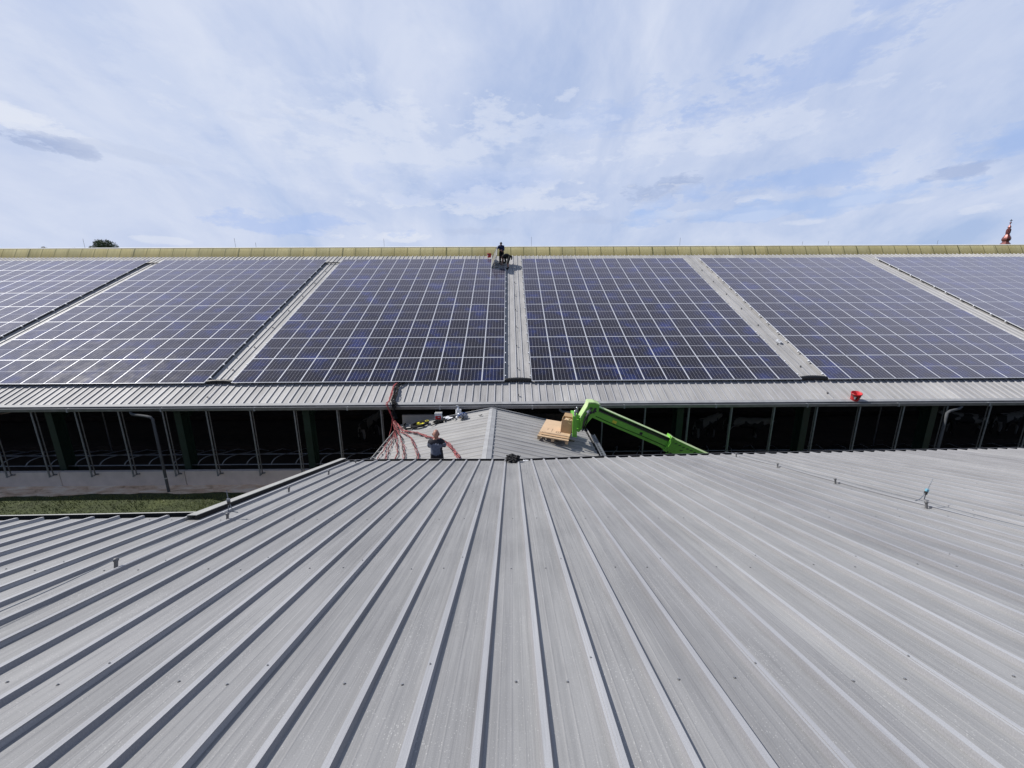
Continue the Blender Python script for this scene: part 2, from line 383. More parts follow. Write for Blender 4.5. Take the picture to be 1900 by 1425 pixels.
# back slope, soffit
PR = far(0, TRIDGE, RH-.04)
mb.face([(XB0, PR.y+1.2, PR.z+.1), (XB1, PR.y+1.2, PR.z+.1), (XB1, PR.y+17, PR.z-7.3), (XB0, PR.y+17, PR.z-7.3)], M_FPAN, [(0, 0), (94, 0), (94, 18), (0, 18)])
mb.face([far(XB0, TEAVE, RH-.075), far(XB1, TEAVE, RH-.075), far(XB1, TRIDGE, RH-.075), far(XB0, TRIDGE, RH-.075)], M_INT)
mb.build('roof', barn)
EV = far(0, TEAVE, RH)                     # eave line
# eave flashing, gutter
mb = MB()
mb.prism([(XB0, EV.y+.30, EV.z+.115), (XB0, EV.y-.05, EV.z-.045), (XB0, EV.y-.05, EV.z-.052), (XB0, EV.y+.30, EV.z+.105)], (XB1-XB0, 0, 0), M_FPAN)
mb = MB()
gy, gz = EV.y-.02, EV.z-.06
prof = [(gy, gz), (gy-.004, gz-.13), (gy-.03, gz-.165), (gy-.12, gz-.165), (gy-.155, gz-.14), (gy-.165, gz-.035), (gy-.150, gz-.022), (gy-.16, gz-.03), (gy-.15, gz-.135), (gy-.118, gz-.155), (gy-.035, gz-.155), (gy-.012, gz-.125)]
for x in range(XB0, XB1, 4):
    mb.prism([(x, a, b) for a, b in prof], (3.994, 0, 0), M_GUT)
    mb.box((x, gy-.08, gz-.095), (.05, .19, .155), M_TRIMG)
mb.box(((XB0+XB1)/2, gy-.158, gz-.018), (XB1-XB0, .028, .024), M_TRIMG)
mb.build('gutter', barn)
mb = MB()
mb.prism([(XB0, EV.y+.06, EV.z+.052), (XB0, EV.y-.075, EV.z-.012), (XB0, EV.y-.075, EV.z-.04), (XB0, EV.y-.07, EV.z-.04), (XB0, EV.y-.068, EV.z-.018), (XB0, EV.y+.06, EV.z+.042)], (XB1-XB0, 0, 0), M_TRIMG)
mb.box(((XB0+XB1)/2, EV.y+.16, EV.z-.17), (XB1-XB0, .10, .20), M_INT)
mb.build('eave_flashing', barn)
# ridge vent glazing
_q = far_px(950, 474, RH); RY = _q.y; RZ0 = _q.z-.05; RZ1 = atY(950, 457.5, RY+.4).z
vent = MB(); N = 90
ys = [(0, 0), (.14, .25), (.26, .45), (.36, .60), (.42, .67)]
for (a0, b0), (a1, b1) in zip(ys[:-1], ys[1:]):
    z0 = RZ0+b0*(RZ1-RZ0)/.67; z1 = RZ0+b1*(RZ1-RZ0)/.67
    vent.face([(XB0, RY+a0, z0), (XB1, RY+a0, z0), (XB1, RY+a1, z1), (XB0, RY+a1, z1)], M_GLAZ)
vo = vent.build('ridge_vent', barn)
for k in range(N):
    mb = MB(); x = XB0+.37+k*1.04; w = .028 if k % 8 else .075
    if x > XB1: break
    for (a0, b0), (a1, b1) in zip(ys[:-1], ys[1:]):
        z0 = RZ0+b0*(RZ1-RZ0)/.67; z1 = RZ0+b1*(RZ1-RZ0)/.67
        mb.face([(x, RY+a0-.012, z0), (x+w, RY+a0-.012, z0), (x+w, RY+a1-.012, z1), (x, RY+a1-.012, z1)], M_JOINT)
    mb.build('joint_strip', vo)
mb = MB(); mb.prism([(XB0, RY+.38, RZ1-.03), (XB0, RY+.40, RZ1+.005), (XB0, RY+.48, RZ1+.04), (XB0, RY+.50, RZ1-.03)], (XB1-XB0, 0, 0), M_CAP)
mb.build('ridge_cap', vo)
# thin interception rods along the ridge
for px, ty in ((157, 443), (216, 449), (437, 442), (475, 450), (713, 443), (986, 440), (1261, 441), (1488, 448), (1536, 447), (1738, 446)):
    b = atY(px, 457, RY+.2); t = atY(px, ty, RY+.2)
    mb = MB(); mb.tube([(b.x, b.y, RZ1), (b.x, b.y, t.z)], .010, M_GALV, 6); mb.build('lightning_rod', barn)
# plinth wall, back wall, gables, floor
WY = 16.5; WT = H-7.83
mb = MB()
jx = [-60, -25.6]+[atY(x, 890, WY).x for x in (113, 345)]
bay = jx[3]-jx[2]; x = jx[3]
while x < 48: x += bay; jx.append(x)
for a, b in zip(jx[:-1], jx[1:]):
    mb.box(((a+b)/2, WY+.09, WT/2), (b-a-.035, .18, WT), M_CONC)
mb.box((0, WY+.12, WT/2-.03), (94, .10, WT-.06), M_CONCD)
mb.build('plinth_wall', barn)
mb = MB()
mb.face([(XB0, WY+.2, .03), (XB1, WY+.2, .03), (XB1, 47, .03), (XB0, 47, .03)], M_INTB)
for y0, y1 in ((20.5, 21.2), (26, 26.8)): mb.box((0, (y0+y1)/2, .2), (94, y1-y0, .3), M_INTB)
mb.build('floor', barn)
mb = MB(); zb = PR.z-7.3
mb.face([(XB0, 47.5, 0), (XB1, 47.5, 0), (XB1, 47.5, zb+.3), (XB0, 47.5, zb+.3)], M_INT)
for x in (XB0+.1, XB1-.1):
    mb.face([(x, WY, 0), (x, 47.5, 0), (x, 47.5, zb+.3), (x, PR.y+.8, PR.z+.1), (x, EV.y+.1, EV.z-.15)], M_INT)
# closed grey wall section behind the link building
mb.box((-4.0, 16.62, 1.65), (1.55, .14, 3.3), M_CONC); mb.box((-1.0, 16.64, 1.65), (4.5, .14, 3.3), M_INT); mb.box((-3.6, 16.50, 2.56), (1.25, .14, .10), M_CONCD)
mb.box((2.35, 16.62, 1.65), (2.2, .14, 3.3), M_INTB)
mb.build('wall', barn)
# curtain posts: an outer and an inner tube at every position
pxs = [58, 139.6, 220, 302, 383, 464.6, 546, 625.6, 707, 1118, 1197, 1278, 1357, 1435.8, 1514.7, 1593.7, 1674.7, 1754.7, 1834.7]
pX = [atY(x, 763, 16.3).x for x in pxs]
pX = [pX[0]-1.9*k for k in (5, 4, 3, 2, 1)]+pX+[pX[-1]+1.92*k for k in (1, 2, 3, 4, 5)]
for x in pX:
    zt = gz-.12; zb_ = WT-.13
    mb = MB(); mb.tube([(x, 16.27, zt), (x, 16.27, zb_)], .032, M_GALV, 8)
    mb.box((x, 16.36, zb_+.03), (.05, .26, .03), M_GALV); mb.build('post', barn)
    mb = MB(); mb.tube([(x+.02, 16.40, zt), (x+.02, 16.40, zb_+.02)], .022, M_GALVD, 8); mb.box((x+.02, 16.46, zb_+.04), (.16, .05, .05), M_GALV); mb.build('inner_post', barn)
# green steel columns, every third post
for px in (83, 323, 562, 1258, 1492, 1728):
    x0 = atY(px, 770, 16.75).x
    mb = MB()
    mb.box((x0+.12, 16.78, 1.85), (.30, .02, 3.7), M_GREEN); mb.box((x0+.12, 17.22, 1.85), (.30, .02, 3.7), M_GREEN); mb.box((x0+.12, 17.0, 1.85), (.02, .42, 3.7), M_GREEN)
    mb.build('column', barn)
    mb = MB(); mb.prism([(x0+.02, 16.75, 3.45), (x0+.02, 17.3, 3.1), (x0+.02, 31.5, 10.2), (x0+.02, 31.5, 10.9)], (.2, 0, 0), M_GREEN); mb.build('rafter', barn)
for x in (-34, -28, 25.5, 31.5):
    mb = MB(); mb.box((x, 16.98, 1.85), (.30, .42, 3.7), M_GREEN); mb.build('column', barn)
for px in (560/4.75+300, ):
    pass
# hanging tubes deeper inside
for px, py in ((190, 765), (1635, 755)):
    p = atY(px, py, 20.5)
    mb = MB(); mb.tube([(p.x, 20.5, .1), (p.x, 20.5, p.z+.3)], .035, M_GALVD, 8); mb.build('inner_stanchion', barn)
# downpipes
M_PIPE = mat('weathered_downpipe', (.075, .08, .088), .85, .0, .25, 4)
def downpipe(path, r=.055):
    r *= .88; mb = MB(); mb.tube(path, r, M_PIPE, 12)
    for p in (path[-2],): mb.lathe((p[0], p[1], p[2]-.25), [(r*1.12, 0), (r*1.12, .06)], M_TRIMG, 12)
    mb.build('downpipe', barn)
a = atY(243, 765, gy-.08)
xd = -15.2; downpipe([(a.x, gy-.08, gz-.13), (a.x, gy-.1, gz-.22), (a.x+.10, gy-.14, gz-.29), (a.x+.9, 15.95, gz-.32), (xd-.08, 15.9, gz-.34), (xd, 15.9, gz-.42), (xd, 15.9, .9), (xd, 15.9, 0)], .062)
a = atY(1783, 757, gy-.08); b = atY(1757, 768, 15.95)
downpipe([(a.x, gy-.08, gz-.13), (a.x-.02, gy-.1, gz-.22), (a.x-.15, gy-.14, gz-.29), (b.x+.1, 15.95, gz-.33), (b.x, 15.95, gz-.42), (b.x, 15.95, .9), (b.x, 15.95, 0)], .062)
a = atY(1043, 760, gy-.08)
downpipe([(a.x-.1, gy-.08, gz-.13), (a.x-.1, gy-.1, gz-.22), (a.x, gy-.12, gz-.30), (a.x+.5, 15.95, gz-.34), (a.x+.55, 15.95, gz-.5), (a.x+.55, 15.95, 2.4), (a.x+.55, 15.95, 2.2)], .062)

# cubicle railing just behind the plinth
rail = thing('cubicle_railing', 'low tubular steel cubicle rails with curved dividers inside the open barn front', 'railing', (0, 17.4, 0))
r1 = atY(300, 863, 17.0); r2 = atY(300, 844, 17.9)
for p in (r1, r2):
    mb = MB(); mb.tube([(XB0+1, p.y, p.z), (XB1-1, p.y, p.z)], .03, M_GALV, 8); mb.build('rail', rail)
dv = None
k = 0; x = -26.
while x < 27:
    if dv is None:
        mb = MB(); q = []
        for i in range(9):
            u = i/8; q.append((.10*u+.42*u**2.2, 16.98+.95*u**2, r1.z-.02+(r2.z-r1.z+.22)*sin(min(1, u*1.25)*pi/2)-.14*u**3))
        q += [(.75, 18.6, r2.z-.02), (.8, 19.2, r2.z-.35)]
        mb.tube(q, .026, M_GALV, 7); dv = mb.build('divider', rail, (0, 17, .5)); dv.location.x = x
    else:
        o = dv.copy(); COL.objects.link(o); o.parent = rail; o.matrix_parent_inverse = dv.matrix_parent_inverse.copy(); o.location = dv.location.copy(); o.location.x = x
    x += 1.14; k += 1

# ================================================================== SOLAR PANELS
PW, PL, RP = 1.05, 1.95, 1.948
FWID, FLEN = 1.046, 1.944
frame = MB(); b = .011; hz = .035
for x, w in ((-FWID/2+b/2, b), (FWID/2-b/2, b)): frame.box((x, 0, -hz/2), (w, FLEN, hz), M_FRAME)
for y in (-FLEN/2+b/2, FLEN/2-b/2): frame.box((0, y, -hz/2-.0005), (FWID-2*b, b, hz), M_FRAME)
lam = MB()
def laminate(mb, fn):
    w, l = FWID/2-b, FLEN/2-b
    mb.face([fn(-w, -l, -.002), fn(w, -l, -.002), fn(w, l, -.002), fn(-w, l, -.002)], M_PV, [(0, 0), (1, 0), (1, 1), (0, 1)])
    mb.face([fn(-w, l, -.008), fn(w, l, -.008), fn(w, -l, -.008), fn(-w, -l, -.008)], M_BACK)
laminate(lam, lambda x, y, z: V((x, y, z)))
ARR = [(-40.30, 'far left array'), (-26.65, 'array left of the bright joint strip'), (-12.82, 'array'), (1.05, 'array'), (14.92, 'array'), (28.80, 'array')]
ANAME = ['solar array cut off by the left edge of the picture', 'second solar array from the left', 'solar array left of the workers bare centre strip',
         'solar array right of the bare centre strip', 'second solar array from the right', 'solar array cut off by the right edge of the picture']
ASHORT = ['outermost left array', 'second array from the left', 'array left of the centre strip', 'array right of the centre strip', 'second array from the right', 'outermost right array']
ORD = ['first', 'second', 'third', 'fourth', 'fifth', 'sixth', 'seventh', 'eighth', 'ninth', 'tenth', 'eleventh', 'twelfth']
cand = []; rest = []
for ai, (x0, _) in enumerate(ARR):
    for c in range(12):
        for r in range(8):
            if ai == 2 and c == 11 and r == 7: continue
            cx = x0+PW*(c+.5); ct = RP*(r+.5)
            cs = [far(cx+sx*FWID/2, ct+sy*FLEN/2) for sx, sy in ((-1, -1), (1, -1), (1, 1), (-1, 1))]
            pp = [proj(q) for q in cs]
            # area of the outline clipped to the picture
            poly = [(p[0], p[1]) for p in pp]
            def clip(poly, ax, lim, keep_less):
                out = []
                for i in range(len(poly)):
                    a, bq = poly[i], poly[(i+1) % len(poly)]
                    ia = (a[ax] <= lim) == keep_less; ib = (bq[ax] <= lim) == keep_less
                    if ia: out.append(a)
                    if ia != ib:
                        tt = (lim-a[ax])/(bq[ax]-a[ax]); out.append((a[0]+(bq[0]-a[0])*tt, a[1]+(bq[1]-a[1])*tt))
                return out
            for ax, lim, kl in ((0, 1900, True), (0, 0, False)):
                if poly: poly = clip(poly, ax, lim, kl)
            A = abs(sum(poly[i][0]*poly[(i+1) % len(poly)][1]-poly[(i+1) % len(poly)][0]*poly[i][1] for i in range(len(poly)))/2) if poly else 0
            cand.append((A, ai, c, r, cx, ct))
cand.sort(reverse=True)
first = None
def panel_thing(label, cx=None, ct=None, M=None):
    global first
    root = bpy.data.objects.new('solar_panel', None); COL.objects.link(root); root.empty_display_size = .2
    if M is None: M = Matrix.Translation(far(cx, ct)) @ Matrix.Rotation(AL+R(random.gauss(0, .12)), 4, 'X') @ Matrix.Rotation(R(random.gauss(0, .12)), 4, 'Y')
    root.matrix_basis = M
    tag(root, label, 'solar panel', 'solar panels')
    if first is None:
        fo = frame.build('frame'); lo = lam.build('laminate'); first = (fo, lo)
    else:
        fo = first[0].copy(); lo = first[1].copy(); COL.objects.link(fo); COL.objects.link(lo)
    fo.parent = root; lo.parent = root
    return root
for A, ai, c, r, cx, ct in cand[:299]:
    if ai <= 1: pos = ORD[11-c]+' from its right end'
    else: pos = ORD[c]+' from its left end'
    row = ['bottom row', 'second row up', 'third row up', 'fourth row up', 'fifth row up', 'sixth row up', 'seventh row up', 'top row'][r]
    panel_thing('dark panel, %s, %s, %s' % (row, pos, ASHORT[ai]), cx, ct)
mb = MB()
for A, ai, c, r, cx, ct in cand[299:]:
    fn = lambda x, y, z: far(cx+x, ct+y, z)
    laminate(mb, fn)
    for x in (-FWID/2+b/2, FWID/2-b/2):
        for q in ([(-b/2, 0), (b/2, 0)],):
            mb.face([fn(x-b/2, -FLEN/2, 0), fn(x+b/2, -FLEN/2, 0), fn(x+b/2, FLEN/2, 0), fn(x-b/2, FLEN/2, 0)], M_FRAME)
    for y in (-FLEN/2+b/2, FLEN/2-b/2):
        mb.face([fn(-FWID/2+b, y-b/2, 0), fn(FWID/2-b, y-b/2, 0), fn(FWID/2-b, y+b/2, 0), fn(-FWID/2+b, y+b/2, 0)], M_FRAME)
    w, l = FWID/2, FLEN/2
    for p, q in (((-w, -l), (w, -l)), ((w, -l), (w, l)), ((w, l), (-w, l)), ((-w, l), (-w, -l))):
        mb.face([fn(p[0], p[1], 0), fn(p[0], p[1], -hz), fn(q[0], q[1], -hz), fn(q[0], q[1], 0)], M_FRAME)
tag(mb.build('solar_panels'), 'more distant solar panels filling the upper rows of the arrays', 'solar panels', 'solar panels', 'stuff')
# mounting rails under each array, clamps and ends showing in the gaps
for ai, (x0, _) in enumerate(ARR):
    rk = thing('mounting_rack', 'aluminium mounting rails under the '+ASHORT[ai], 'mounting rack', far(x0, 0, -.08), 'mounting racks under the solar arrays')
    for r in range(8):
        for u in (.42, 1.50):
            t = r*RP+u; m2 = MB()
            Mx = Matrix.Rotation(AL, 3, 'X'); L = 12*PW+.16
            if ai == 2 and r == 7: L = 12*PW+.16
            m2.box(far(x0+6*PW, t, -.0625), (L, .04, .05), M_RAIL, Mx)
            for e in (-1, 1):
                m2.box(far(x0+6*PW+e*(L/2-.035), t, -.018), (.045, .07, .040), M_WHITE, Mx)
            m2.build('rail', rk)
# panel being lifted into the one empty place
hinge = far(-12.82+11*PW+.02, RP*7.5, .01)
Mh = Matrix.Translation(hinge) @ Matrix.Rotation(AL, 4, 'X') @ Matrix.Rotation(-R(66), 4, 'Y') @ Matrix.Translation((FWID/2, 0, 0)) @ Matrix.Rotation(pi, 4, 'Y')
pt = panel_thing('solar panel tipped up on its edge by the standing worker, beige back showing', M=Mh)

# black conduits bridging the bare strips
def conduit(label, p, q, r=.055, n=26):
    mb = MB(); pts = []; rs = []
    for i in range(n+1):
        u = i/n; c = p.lerp(q, u); pts.append(c+TN*(.02*sin(u*pi))+TT*(.03*sin(u*pi)+random.uniform(-.006, .006)))
        rs.append(r*(.72 if i in (0, n) else 1+.13*(i % 2))*(1+.2*sin(u*pi)))
    mb.tube(pts, rs, M_BLACKP, 10)
    tag(mb.build('cable_conduit', None, p), label, 'cable conduit', 'cable conduits across the bare strips')
for x0, x1, t, lab, r in ((-.20, 1.05, .13, 'thick black cable conduit crossing the bottom of the bare centre strip', .08),
                          (-14.05, -12.82, .13, 'black cable conduit crossing the bare strip at lower left', .075),
                          (13.65, 14.92, .13, 'black cable conduit crossing the bare strip at lower right', .09),
                          (-14.05, -12.82, 15.0, 'thin dark cable across the top of the strip left of the centre array', .035),
                          (-27.70, -26.65, 15.1, 'dark cable across the top of the leftmost bare strip', .04)):
    conduit(lab, far(x0-.02, t, -.07), far(x1+.02, t, -.07), r)
# thin conductor wires on small holders in the strips
for i, (x, nm) in enumerate(((.42, 'centre'), (-13.4, 'left'), (14.3, 'right'))):
    cw = thing('roof_conductor', 'thin grey lightning conductor running up the bare %s strip' % nm, 'conductor', far(x, 0, RH), 'lightning conductors in the bare strips')
    m2 = MB(); m2.tube([far(x+.02*sin(k), -1.3+k*1.1, RH+.06-.012*(k % 2)) for k in range(17)], .006, M_GALVD, 5); m2.build('wire', cw)
    for k in range(0, 16, 2):
        m2 = MB(); m2.box(far(x, -.9+k*1.02, RH+.035), (.05, .05, .07), M_GALVD, Matrix.Rotation(AL, 3, 'X')); m2.build('wire_holder', cw)
p = far_px(1444, 635, RH)
mb = MB(); mb.box(p+TN*.05, (.12, .26, .10), M_WHITE, Matrix.Rotation(AL, 3, 'X') @ Matrix.Rotation(.5, 3, 'Z'))
mb.box(p+TN*.105+TT*-.02, (.07, .1, .02), M_TRIMG, Matrix.Rotation(AL, 3, 'X') @ Matrix.Rotation(.5, 3, 'Z'))
tag(mb.build('junction_box', None, p), 'small white box lying in the bare strip right of the centre array', 'box')

# ================================================================== LINK BUILDING between the barns
link = thing('link_building', 'low building with a shallow ribbed gable roof linking the two barns', 'building', (-.7, 12.5, 0))
RX, RZ, EXL, EZL, EXR, EZR = -.70, H-4.79, -4.72, H-5.56, 3.26, H-5.74
Y0, Y1 = 8.6, 16.0
NL = V((-(RZ-EZL), 0, (RX-EXL))).normalized(); NR = V(((RZ-EZR), 0, (EXR-RX))).normalized()
PL0 = V((RX, 0, RZ)); DL = V((EXL-RX, 0, EZL-RZ)); DR = V((EXR-RX, 0, EZR-RZ)); LL = DL.length; LR = DR.length; DL.normalize(); DR.normalize()
def midl(x, y, h=0): return onplane(x, y, PL0+NL*h, NL)
def midr(x, y, h=0): return onplane(x, y, PL0+NR*h, NR)
M_LPAN = sheet_mat('link_zinc_pan', (.25, .245, .24), (.40, .395, .385), .68, .0, False, .2, (.2, .19, .18)); M_LCREST = sheet_mat('link_zinc_crest', (.31, .31, .315), (.42, .42, .43), .6, .0, False, .8)
ml = {'pan': M_LPAN, 'crest': M_LCREST, 'side': M_LPAN}
mb = MB(); sheet(mb, lambda s, t, h: V((RX, s, RZ))+DL*t+NL*(h-.03), Y0, int((Y1-Y0)/.3333), .3333, .05, .035, .024, 0, lambda s: LL, 1, ml, False)
mb.build('roof_slope', link)
mb = MB(); sheet(mb, lambda s, t, h: V((RX, s, RZ))+DR*t+NR*(h-.03), Y0, int((Y1-Y0)/.3333), .3333, .05, .035, .024, 0, lambda s: LR, 1, ml, False)
mb.build('roof_slope', link)
mb = MB()
for D, Nn in ((DL, NL), (DR, NR)):
    a = V((RX, Y0, RZ))+Nn*.012; mb.prism([a, a+D*.15, a+D*.15+Nn*.004, a+Nn*.004+V((0, 0, .002))], (0, Y1-Y0, 0), M_TRIMG)
mb.build('ridge_cap', link)
mb = MB()
a = V((EXL, 0, EZL))
mb.box((EXL-.045, (Y0+Y1)/2, EZL-.06), (.10, Y1-Y0, .012), M_DARK); mb.box((EXL-.10, (Y0+Y1)/2, EZL-.025), (.02, Y1-Y0, .08), M_TRIM)
k = Y0+.1
while k < Y1: mb.box((EXL-.045, k, EZL-.006), (.10, .03, .006), M_TRIM); k += .5
mb.build('gutter', link)
mb = MB(); mb.box((EXR+.055, (Y0+Y1)/2, EZR-.06), (.11, Y1-Y0, .012), M_DARK); mb.box((EXR+.11, (Y0+Y1)/2, EZR-.035), (.02, Y1-Y0, .10), M_TRIMG)
mb.build('gutter', link)
mb = MB()
for D, Nn, L in ((DL, NL, LL), (DR, NR, LR)):
    a = V((RX, Y1, RZ))+Nn*.0; mb.prism([a+Nn*.05, a+D*L+Nn*.05, a+D*L-Nn*.08, a-Nn*.08], (0, .05, 0), M_TRIMG)
mb.build('barge_board', link)
mb = MB()
for x in (EXL+.25, EXR-.25): mb.box((x, (Y0+Y1)/2, (EZR-.1)/2), (.2, Y1-Y0, EZR-.1), M_CONC)
mb.build('wall', link)
# slotted tray lying in the alley edge
a = atY(1099, 808, 14.3); c = atY(1120, 848, 11.9)
tray = MB()
d = (c-a); q = V((.07, 0, 0))
tray.prism([a-q, a+q, a+q+V((0, 0, .02)), a-q+V((0, 0, .02))], d, M_GALV)
for e in (-1, 1): tray.prism([a+q*e, a+q*e+V((.012, 0, 0)), a+q*e+V((.012, 0, .06)), a+q*e+V((0, 0, .06))], d, M_GALV)
for k in range(13):
    tray.box(a+d*((k+.5)/13)+V((0, 0, .022)), (.05, .10, .006), M_STEELD)
tag(tray.build('cable_tray', None, a), 'slotted grey metal cable tray hanging beside the right eave of the link roof', 'cable tray')

# ================================================================== NEAR BARN roof we stand on
ny = R(.396); be = R(14.706)
NX = V((cos(ny), -sin(ny), 0)); NTt = V((sin(ny)*cos(be), cos(ny)*cos(be), -sin(be))); NN = NX.cross(NTt)
if NN.z < 0: NN = -NN
H0 = 1.66
def near(s, t, h=0): return CAM+NX*s+NTt*t+NN*(h-H0)
def near_px(x, y, h=0):
    return onplane(x, y, CAM-NN*(H0-h), NN)
def st(P): d = P-CAM; return d.dot(NX), d.dot(NTt)
nb = thing('near_barn', 'near barn with the ribbed grey metal roof in the foreground', 'barn', (2, 2, 0))
knots = [(-60, 4.2), (-7.07, 5.40), (-4.345, 5.53), (-4.344, 9.95), (-3.6, 10.12)]+[st(near_px(x, y)) for x, y in ((780, 852.6), (963, 852.6), (1108, 847.4), (1319, 842), (1600, 836.8), (1900, 831))]
knots += [(knots[-1][0]+20, knots[-1][1]+1.6)]
def eave(s):
    for (a, ta), (c, tc) in zip(knots[:-1], knots[1:]):
        if a <= s <= c: return ta+(tc-ta)*(s-a)/(c-a) if c-a > 1e-6 else tc
    return knots[-1][1]
S0 = .510-.3333333*54                     # -17.5
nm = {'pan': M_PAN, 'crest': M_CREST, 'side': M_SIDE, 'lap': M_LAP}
mb = MB()
STEP = -4.345
def eave_q(s):                              # the step in the eave falls exactly on a rib
    return eave(s)
# snap the step to the middle of the nearest pan
for nribs in (1,):
    k0 = 0
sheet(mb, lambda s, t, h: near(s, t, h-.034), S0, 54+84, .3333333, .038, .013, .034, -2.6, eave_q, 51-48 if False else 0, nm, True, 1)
roof = mb.build('roof', nb)
# which ribs are laps is set by lap0; screws
mb = MB()
def screw(P, sc_=1.):
    M3 = Matrix((NX, NTt, NN)).transposed()
    mb.lathe(P, [(.0001, .0015), (.010*sc_, .0015), (.010*sc_, .003), (.0001, .003)][::-1], M_GALVD, 8, M3, False)
    mb.lathe(P, [(.0055*sc_, .002), (.0055*sc_, .0085), (.0001, .0085)], M_STEEL, 6, M3, False)
for j, t in enumerate((.85, 2.34, 3.86, 5.38, 6.9, 8.42, 9.6)):
    for k in range(-42, 76):
        s = .510+k/3+.155
        if t > eave(s)-.1: continue
        if k % 3 == 0: continue
        screw(near(s+random.uniform(-.02, .02), t+random.uniform(-.03, .03), -.034), .8)
for k in range(-42, 76, 3):
    for j in range(6):
        s = .510+(k)/3-.022+1e-3; t = .9+j*1.55+random.uniform(-.05, .05)
        if t > eave(s)-.1: continue
        screw(near(s-1/3*0, t, .004), .6)
so = mb.build('screws', nb); so['kind'] = 'stuff'
# gutter and trims along the eave, insides coloured dark as painted shade
def strip(mbx, s0, s1, off0, off1, h0, h1, m, step=.5):
    n = max(1, int((s1-s0)/step))
    for i in range(n):
        a = s0+(s1-s0)*i/n; c = s0+(s1-s0)*(i+1)/n
        mbx.face([near(a, eave(a+1e-4)+off0, h0), near(c, eave(c-1e-4)+off0, h0), near(c, eave(c-1e-4)+off1, h1), near(a, eave(a+1e-4)+off1, h1)], m)
for s0, s1 in ((-17.5, -4.346), (-4.343, 27)):
    mb = MB()
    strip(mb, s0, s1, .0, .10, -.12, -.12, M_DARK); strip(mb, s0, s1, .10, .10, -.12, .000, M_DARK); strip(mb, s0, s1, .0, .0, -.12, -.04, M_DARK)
    strip(mb, s0, s1, .112, .112, -.13, .000, M_TRIM)
    strip(mb, s0, s1, .098, .125 if s0 < -10 else .112, .001, .004, M_TRIM if s0 < -10 else M_GUT)
    mb.build('gutter', nb)
# raised verge trim on the step: upstand with its shade painted dark, pale top flange
mb = MB()
ta, tb = eave(-5)-.12, eave(-4)+.16; sv = -4.345
a0 = [near(sv-.015, ta, -.06), near(sv+.02, ta, -.06), near(sv+.02, ta, .026), near(sv-.015, ta, .026)]
mb.prism(a0, near(0, tb)-near(0, ta), M_DARK)
a0 = [near(sv-.125, ta, .027), near(sv+.01, ta, .027), near(sv+.01, ta, .035), near(sv-.125, ta, .035)]
mb.prism(a0, near(0, tb)-near(0, ta), M_TRIM)
a0 = [near(sv-.125, ta, -.12), near(sv-.120, ta, -.12), near(sv-.120, ta, .027), near(sv-.125, ta, .027)]
mb.prism(a0, near(0, tb)-near(0, ta), M_TRIM)
mb.build('verge_trim', nb)
mb = MB()
def wallseg(s0, t0, s1, t1):
    p, q = near(s0, t0, -.15), near(s1, t1, -.15); mb.face([(p.x, p.y, 0), (q.x, q.y, 0), (q.x, q.y, q.z), (p.x, p.y, p.z)], M_CONC)
wallseg(-17.3, eave(-17.3)-.6, -4.4, eave(-4.4)-.6); wallseg(-4.35, eave(-5)-.6, -4.35, eave(-4)-.6); wallseg(-4.3, eave(-4.3)-.6, 26, eave(26)-.6)
wallseg(-17.3, -2.5, -17.3, eave(-17.3)-.6)
mb.build('wall', nb)

# ---- lightning conductors on the near roof
def lightning(label, pts, rod_i, rodtop, mirror, extra0, extra1):
    base = near_px(*pts[rod_i])
    lc = thing('lightning_conductor', label, 'lightning conductor', base, 'lightning conductors on the near roof')
    feet = [near_px(x, y, -.036) for x, y in pts]
    hh = .105
    ends = [f+NN*hh for f in feet]
    path = [extra0]+ends+[extra1]
    fine = []
    for a, c in zip(path[:-1], path[1:]):
        for i in range(8): u = i/8; fine.append(a.lerp(c, u)-NN*(.012*sin(u*pi)))
    fine.append(path[-1])
    m2 = MB(); m2.tube(fine, .0045, M_GALV, 6); m2.build('wire', lc)
    for f in feet:
        m2 = MB(); m2.box(f+NN*.045, (.022, .022, .10), M_GALVD, Matrix((NX, NTt, NN)).transposed())
        m2.lathe(f+NN*.085, [(.0001, 0), (.022, 0), (.024, .012), (.018, .026), (.0001, .03)], M_GALVD, 10)
        m2.lathe(f, [(.03, .001), (.03, .006), (.0001, .006)], M_GALVD, 10, Matrix((NX, NTt, NN)).transposed()); m2.build('wire_holder', lc)
    f = feet[rod_i]+NN*.10+NTt*.06
    top = CAM+ray(*rodtop)*((f-CAM).dot(FW))
    ax = (top-f).normalized()
    m2 = MB(); m2.tube([f+ax*.10, top], [.006, .004], M_GALV, 6)
    m2.build('air_rod', lc)
    m2 = MB()
    for e in (-1, 1): m2.tube([f+NX*(.10*e)*mirror, f+NX*(.035*e)+NN*.02, f+ax*.12+NX*.006*e], .006, M_GALV, 6)
    m2.box(f+ax*.17, (.035, .025, .05), M_CYAN if mirror > 0 else M_GALV); m2.box(f+ax*.13, (.03, .025, .05), M_STEELD)
    m2.build('rod_clamp', lc)
lightning('thin conductor wire with short holders and grey rod near the stepped verge', [(215, 1057), (422, 967), (536, 915), (610, 882), (660, 862)], 1, (420, 909), -1, near_px(-60, 1160, .06), near_px(700, 846, .06))
lightning('thin conductor wire with holders and a pale blue rod clamp at right', [(1366, 848), (1443, 868), (1550, 898), (1719, 944), (1990, 1016)], 3, (1731, 888), 1, near_px(1345, 838, .09), near_px(2300, 1097, .06))

